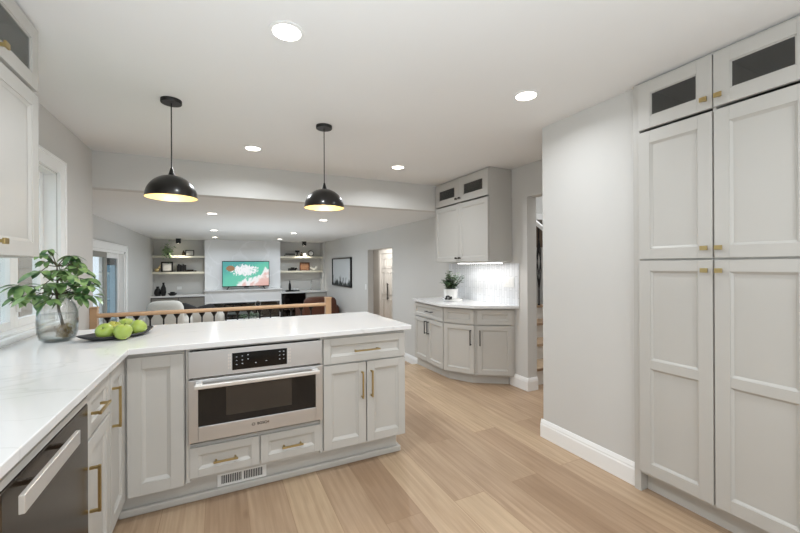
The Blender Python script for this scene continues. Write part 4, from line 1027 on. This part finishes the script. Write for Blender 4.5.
MB().lathe([(0, .0), (.068, .0)], seg=28, cap=False).build('dial', M['pot'], ck).matrix_basis = Matrix.Translation((0, -.032, .095)) @ Matrix.Rotation(PI / 2, 4, 'X')
# right lower
b = MB().box(-.13, .10, -.06, .06, 0, .07).box(-.05, .05, -.05, .05, .07, .10).lathe([(.03, 0), (.05, .02), (.03, .06)], (.10, -.02, .03), 12)
o = b.build('black_box', M['black'], bevel=.003, loc=(1.98, YS, ZS2)); tag(o, 'low black keepsake box on the lower right shelf', 'box')
frame(2.34, ZS2, .30, .25, M['photo'], 'brown framed sepia picture on the lower right shelf', .03, M['leather'])
b = MB(); rnd = random.Random(2)
for k in range(14):
    a = rnd.random() * 6.28; p = Vector((math.cos(a) * .12, math.sin(a) * .05, rnd.uniform(.03, .15))); b.tube([(0, 0, .0), p * .5 + Vector((0, 0, .02)), p], [.012, .010, .006], 6)
o = b.build('white_coral', M['pot'], smooth=True, loc=(2.62, YS, ZS2)); tag(o, 'white branching coral ornament on the lower right shelf', 'ornament')
# right counter tray
o = MB().box(-.19, .19, -.10, .10, 0, .02).box(-.19, .19, -.10, -.09, .02, .04).box(-.19, .19, .09, .10, .02, .04).box(-.19, -.18, -.09, .09, .02, .04).box(.18, .19, -.09, .09, .02, .04).build('black_tray', M['black'], bevel=.002, loc=(1.93, 11.25, .58)); tag(o, 'black rectangular tray on the right alcove counter', 'tray')
vase(1.86, .601, .04, .30, M['black'], 'slim black bottle standing on the black tray', 'black_bottle', y=11.26, cat='bottle')
for dx, lb in ((.06, 'white cup in the middle of the black tray'), (.14, 'white cup at the right of the black tray')):
    o = MB().lathe([(0, 0), (.028, 0), (.036, .07), (.032, .07), (0, .01)], seg=16, cap=False).build('white_cup', M['pot'], smooth=True, loc=(1.93 + dx, 11.23, .601)); tag(o, lb, 'cup', 'white cups on the black tray')
gr = thing('ring_ornament', 'clear ring ornament on the stone hearth in front of the fireplace', 'ornament', (.95, 10.98, ZF))
# it stands on a small plinth table
MB().lathe([(0, 0), (.11, 0), (.10, .02), (.02, .03), (.02, .50), (.12, .52), (.12, .545), (0, .545)], seg=20, cap=False).build('stand', M['chrome'], gr, smooth=True)
MB().tube([(.07 * math.cos(t), 0, .62 + .07 * math.sin(t)) for t in [2 * PI * i / 24 for i in range(25)]], .012, 8).build('ring', M['chrome'], gr, smooth=True)

# ---- painting, switch
pt_ = thing('framed_artwork', 'black framed misty shoreline picture on the grey right wall', 'artwork', (XR, 9.52, 1.165), -PI / 2)
hw, hh = .83, .375
MB().box(-hw, hw, -.045, 0, -hh, -hh + .03).box(-hw, hw, -.045, 0, hh - .03, hh).box(-hw, -hw + .03, -.045, 0, -hh, hh).box(hw - .03, hw, -.045, 0, -hh, hh).build('frame', M['black'], pt_)
MB().box(-hw + .03, hw - .03, -.02, -.005, -hh + .03, hh - .03).build('print', M['art'], pt_)
o = MB().box(-.006, 0, -.04, .04, -.06, .06).build('light_switch', M['white'], bevel=.002, loc=(XR, 7.74, .86)); tag(o, 'white wall switch left of the hallway opening', 'switch')

# ---- seating
def cushion(mb, c, sx, sy, sz, e=4):
    bm = mb.bm; bmesh.ops.create_cube(bm, size=2, matrix=Matrix.Identity(4)); return mb
def soft_box(name, m, parent, c, dims, rot=(0, 0, 0), r=.06, puff=0):
    mb = MB(); mb.box(-dims[0] / 2, dims[0] / 2, -dims[1] / 2, dims[1] / 2, -dims[2] / 2, dims[2] / 2)
    bmesh.ops.subdivide_edges(mb.bm, edges=mb.bm.edges[:], cuts=6, use_grid_fill=True)
    for v in mb.bm.verts:
        q = Vector((v.co.x / (dims[0] / 2), v.co.y / (dims[1] / 2), v.co.z / (dims[2] / 2)))
        l4 = (abs(q.x) ** 5 + abs(q.y) ** 5 + abs(q.z) ** 5) ** .2
        f = max(abs(q.x), abs(q.y), abs(q.z)) / l4 if l4 > 0 else 1
        v.co *= f
        if puff: pinch = 1 - puff * (abs(q.x) ** 4 * .5 + abs(q.z) ** 4 * .5); v.co.y *= pinch
    o = mb.build(name, m, parent, smooth=False); o.data.polygons.foreach_set('use_smooth', [True] * len(o.data.polygons))
    o.location = c; o.rotation_euler = rot; return o
ac = thing('armchair', 'cream rounded armchair behind the railing by the patio door', 'armchair', (-.95, 8.6, ZF))
soft_box('seat', M['sofa'], ac, (0, .1, .30), (.75, .75, .28))
soft_box('backrest', M['sofa'], ac, (.02, -.28, .60), (.62, .22, .82), (.12, 0, 0))
for s_ in (-1, 1): soft_box('armrest', M['sofa'], ac, (s_ * .36, .05, .42), (.18, .78, .46))
for sx in (-1, 1):
    for sy in (-1, 1): MB().lathe([(0, 0), (.018, 0), (.025, .18), (0, .18)], (sx * .3, .1 + sy * .28, 0), 10, False).build('leg', M['black'], ac)
def cushion_obj(loc, rot, s_, label, m):
    o = thing('cushion', label, 'cushion', loc, 0, 'dark cushions on the cream sofa'); q = soft_box('cover', m, o, (0, 0, 0), (s_, .16, s_ * .8), rot, puff=.55)
so = thing('sofa', 'low cream sofa with dark cushions seen between the balusters', 'sofa', (-.42, 9.55, ZF))
soft_box('seat', M['sofa'], so, (0, .1, .30), (.8, .8, .28)); soft_box('backrest', M['sofa'], so, (0, -.30, .50), (.8, .22, .46), (.1, 0, 0))
for s_ in (-1, 1): soft_box('armrest', M['sofa'], so, (s_ * .44, .05, .36), (.16, .8, .5))
for sx in (-1, 1):
    for sy in (-1, 1): MB().lathe([(0, 0), (.018, 0), (.025, .18), (0, .18)], (sx * .34, .1 + sy * .28, 0), 10, False).build('leg', M['black'], so)
cushion_obj((-.64, 9.48, ZF + .66), (.2, .45, .1), .40, 'dark cushion with raised corner against the sofa back, left one', M['dpillow'])
cushion_obj((-.28, 9.50, ZF + .63), (.2, -.25, -.1), .40, 'dark cushion against the sofa back, right one', M['dpillow'])
lcx = thing('leather_armchair', 'brown leather armchair in front of the drinks fridge', 'armchair', (2.35, 9.9, ZF))
soft_box('seat', M['leather'], lcx, (0, 0, .32), (.85, .75, .26)); soft_box('backrest', M['leather'], lcx, (0, -.30, .55), (.85, .22, .62), (.1, 0, 0))
for s_ in (-1, 1): soft_box('armrest', M['leather'], lcx, (s_ * .43, .03, .40), (.17, .8, .46))
for sx in (-1, 1):
    for sy in (-1, 1): MB().lathe([(0, 0), (.018, 0), (.025, .2), (0, .2)], (sx * .35, sy * .3, 0), 10, False).build('leg', M['black'], lcx)
tb_ = thing('coffee_table', 'low white coffee table with plant in front of the fireplace', 'table', (.65, 8.9, ZF))
MB().box(-.55, .55, -.3, .3, .42, .46).build('tabletop', M['pot'], tb_, bevel=.01)
for sx in (-1, 1):
    for sy in (-1, 1): MB().box(sx * .5 - .02, sx * .5 + .02, sy * .26 - .02, sy * .26 + .02, 0, .42).build('leg', M['black'], tb_)
tp2 = thing('table_plant', 'leafy green plant in a low white bowl on the coffee table', 'plant', (.62, 8.9, ZF + .46))
MB().lathe([(0, 0), (.08, 0), (.13, .06), (.12, .06), (0, .02)], seg=20, cap=False).build('bowl', M['pot'], tp2, smooth=True)
b = MB(); rnd = random.Random(21)
for k in range(90):
    p = Vector((rnd.uniform(-.28, .28), rnd.uniform(-.1, .1), rnd.uniform(.05, .20))); az = rnd.random() * 6.28
    leaf_mesh(b, Vector((p.x * .6, p.y * .6, p.z * .7)), Vector((math.cos(az), math.sin(az), rnd.uniform(0, .8))), .10, .035, .4)
b.build('foliage', M['leafdark'], tp2, smooth=True)
sd = thing('side_table', 'low black side table left of the coffee table', 'table', (.45, 9.8, ZF))
MB().lathe([(0, .50), (.30, .50), (.30, .53), (0, .53)], seg=28, cap=False).build('tabletop', M['black'], sd, smooth=True)
for k in range(3): MB().tube([(.22 * math.cos(k * 2.1), .22 * math.sin(k * 2.1), 0), (.15 * math.cos(k * 2.1), .15 * math.sin(k * 2.1), .505)], .012, 6).build('leg', M['black'], sd)
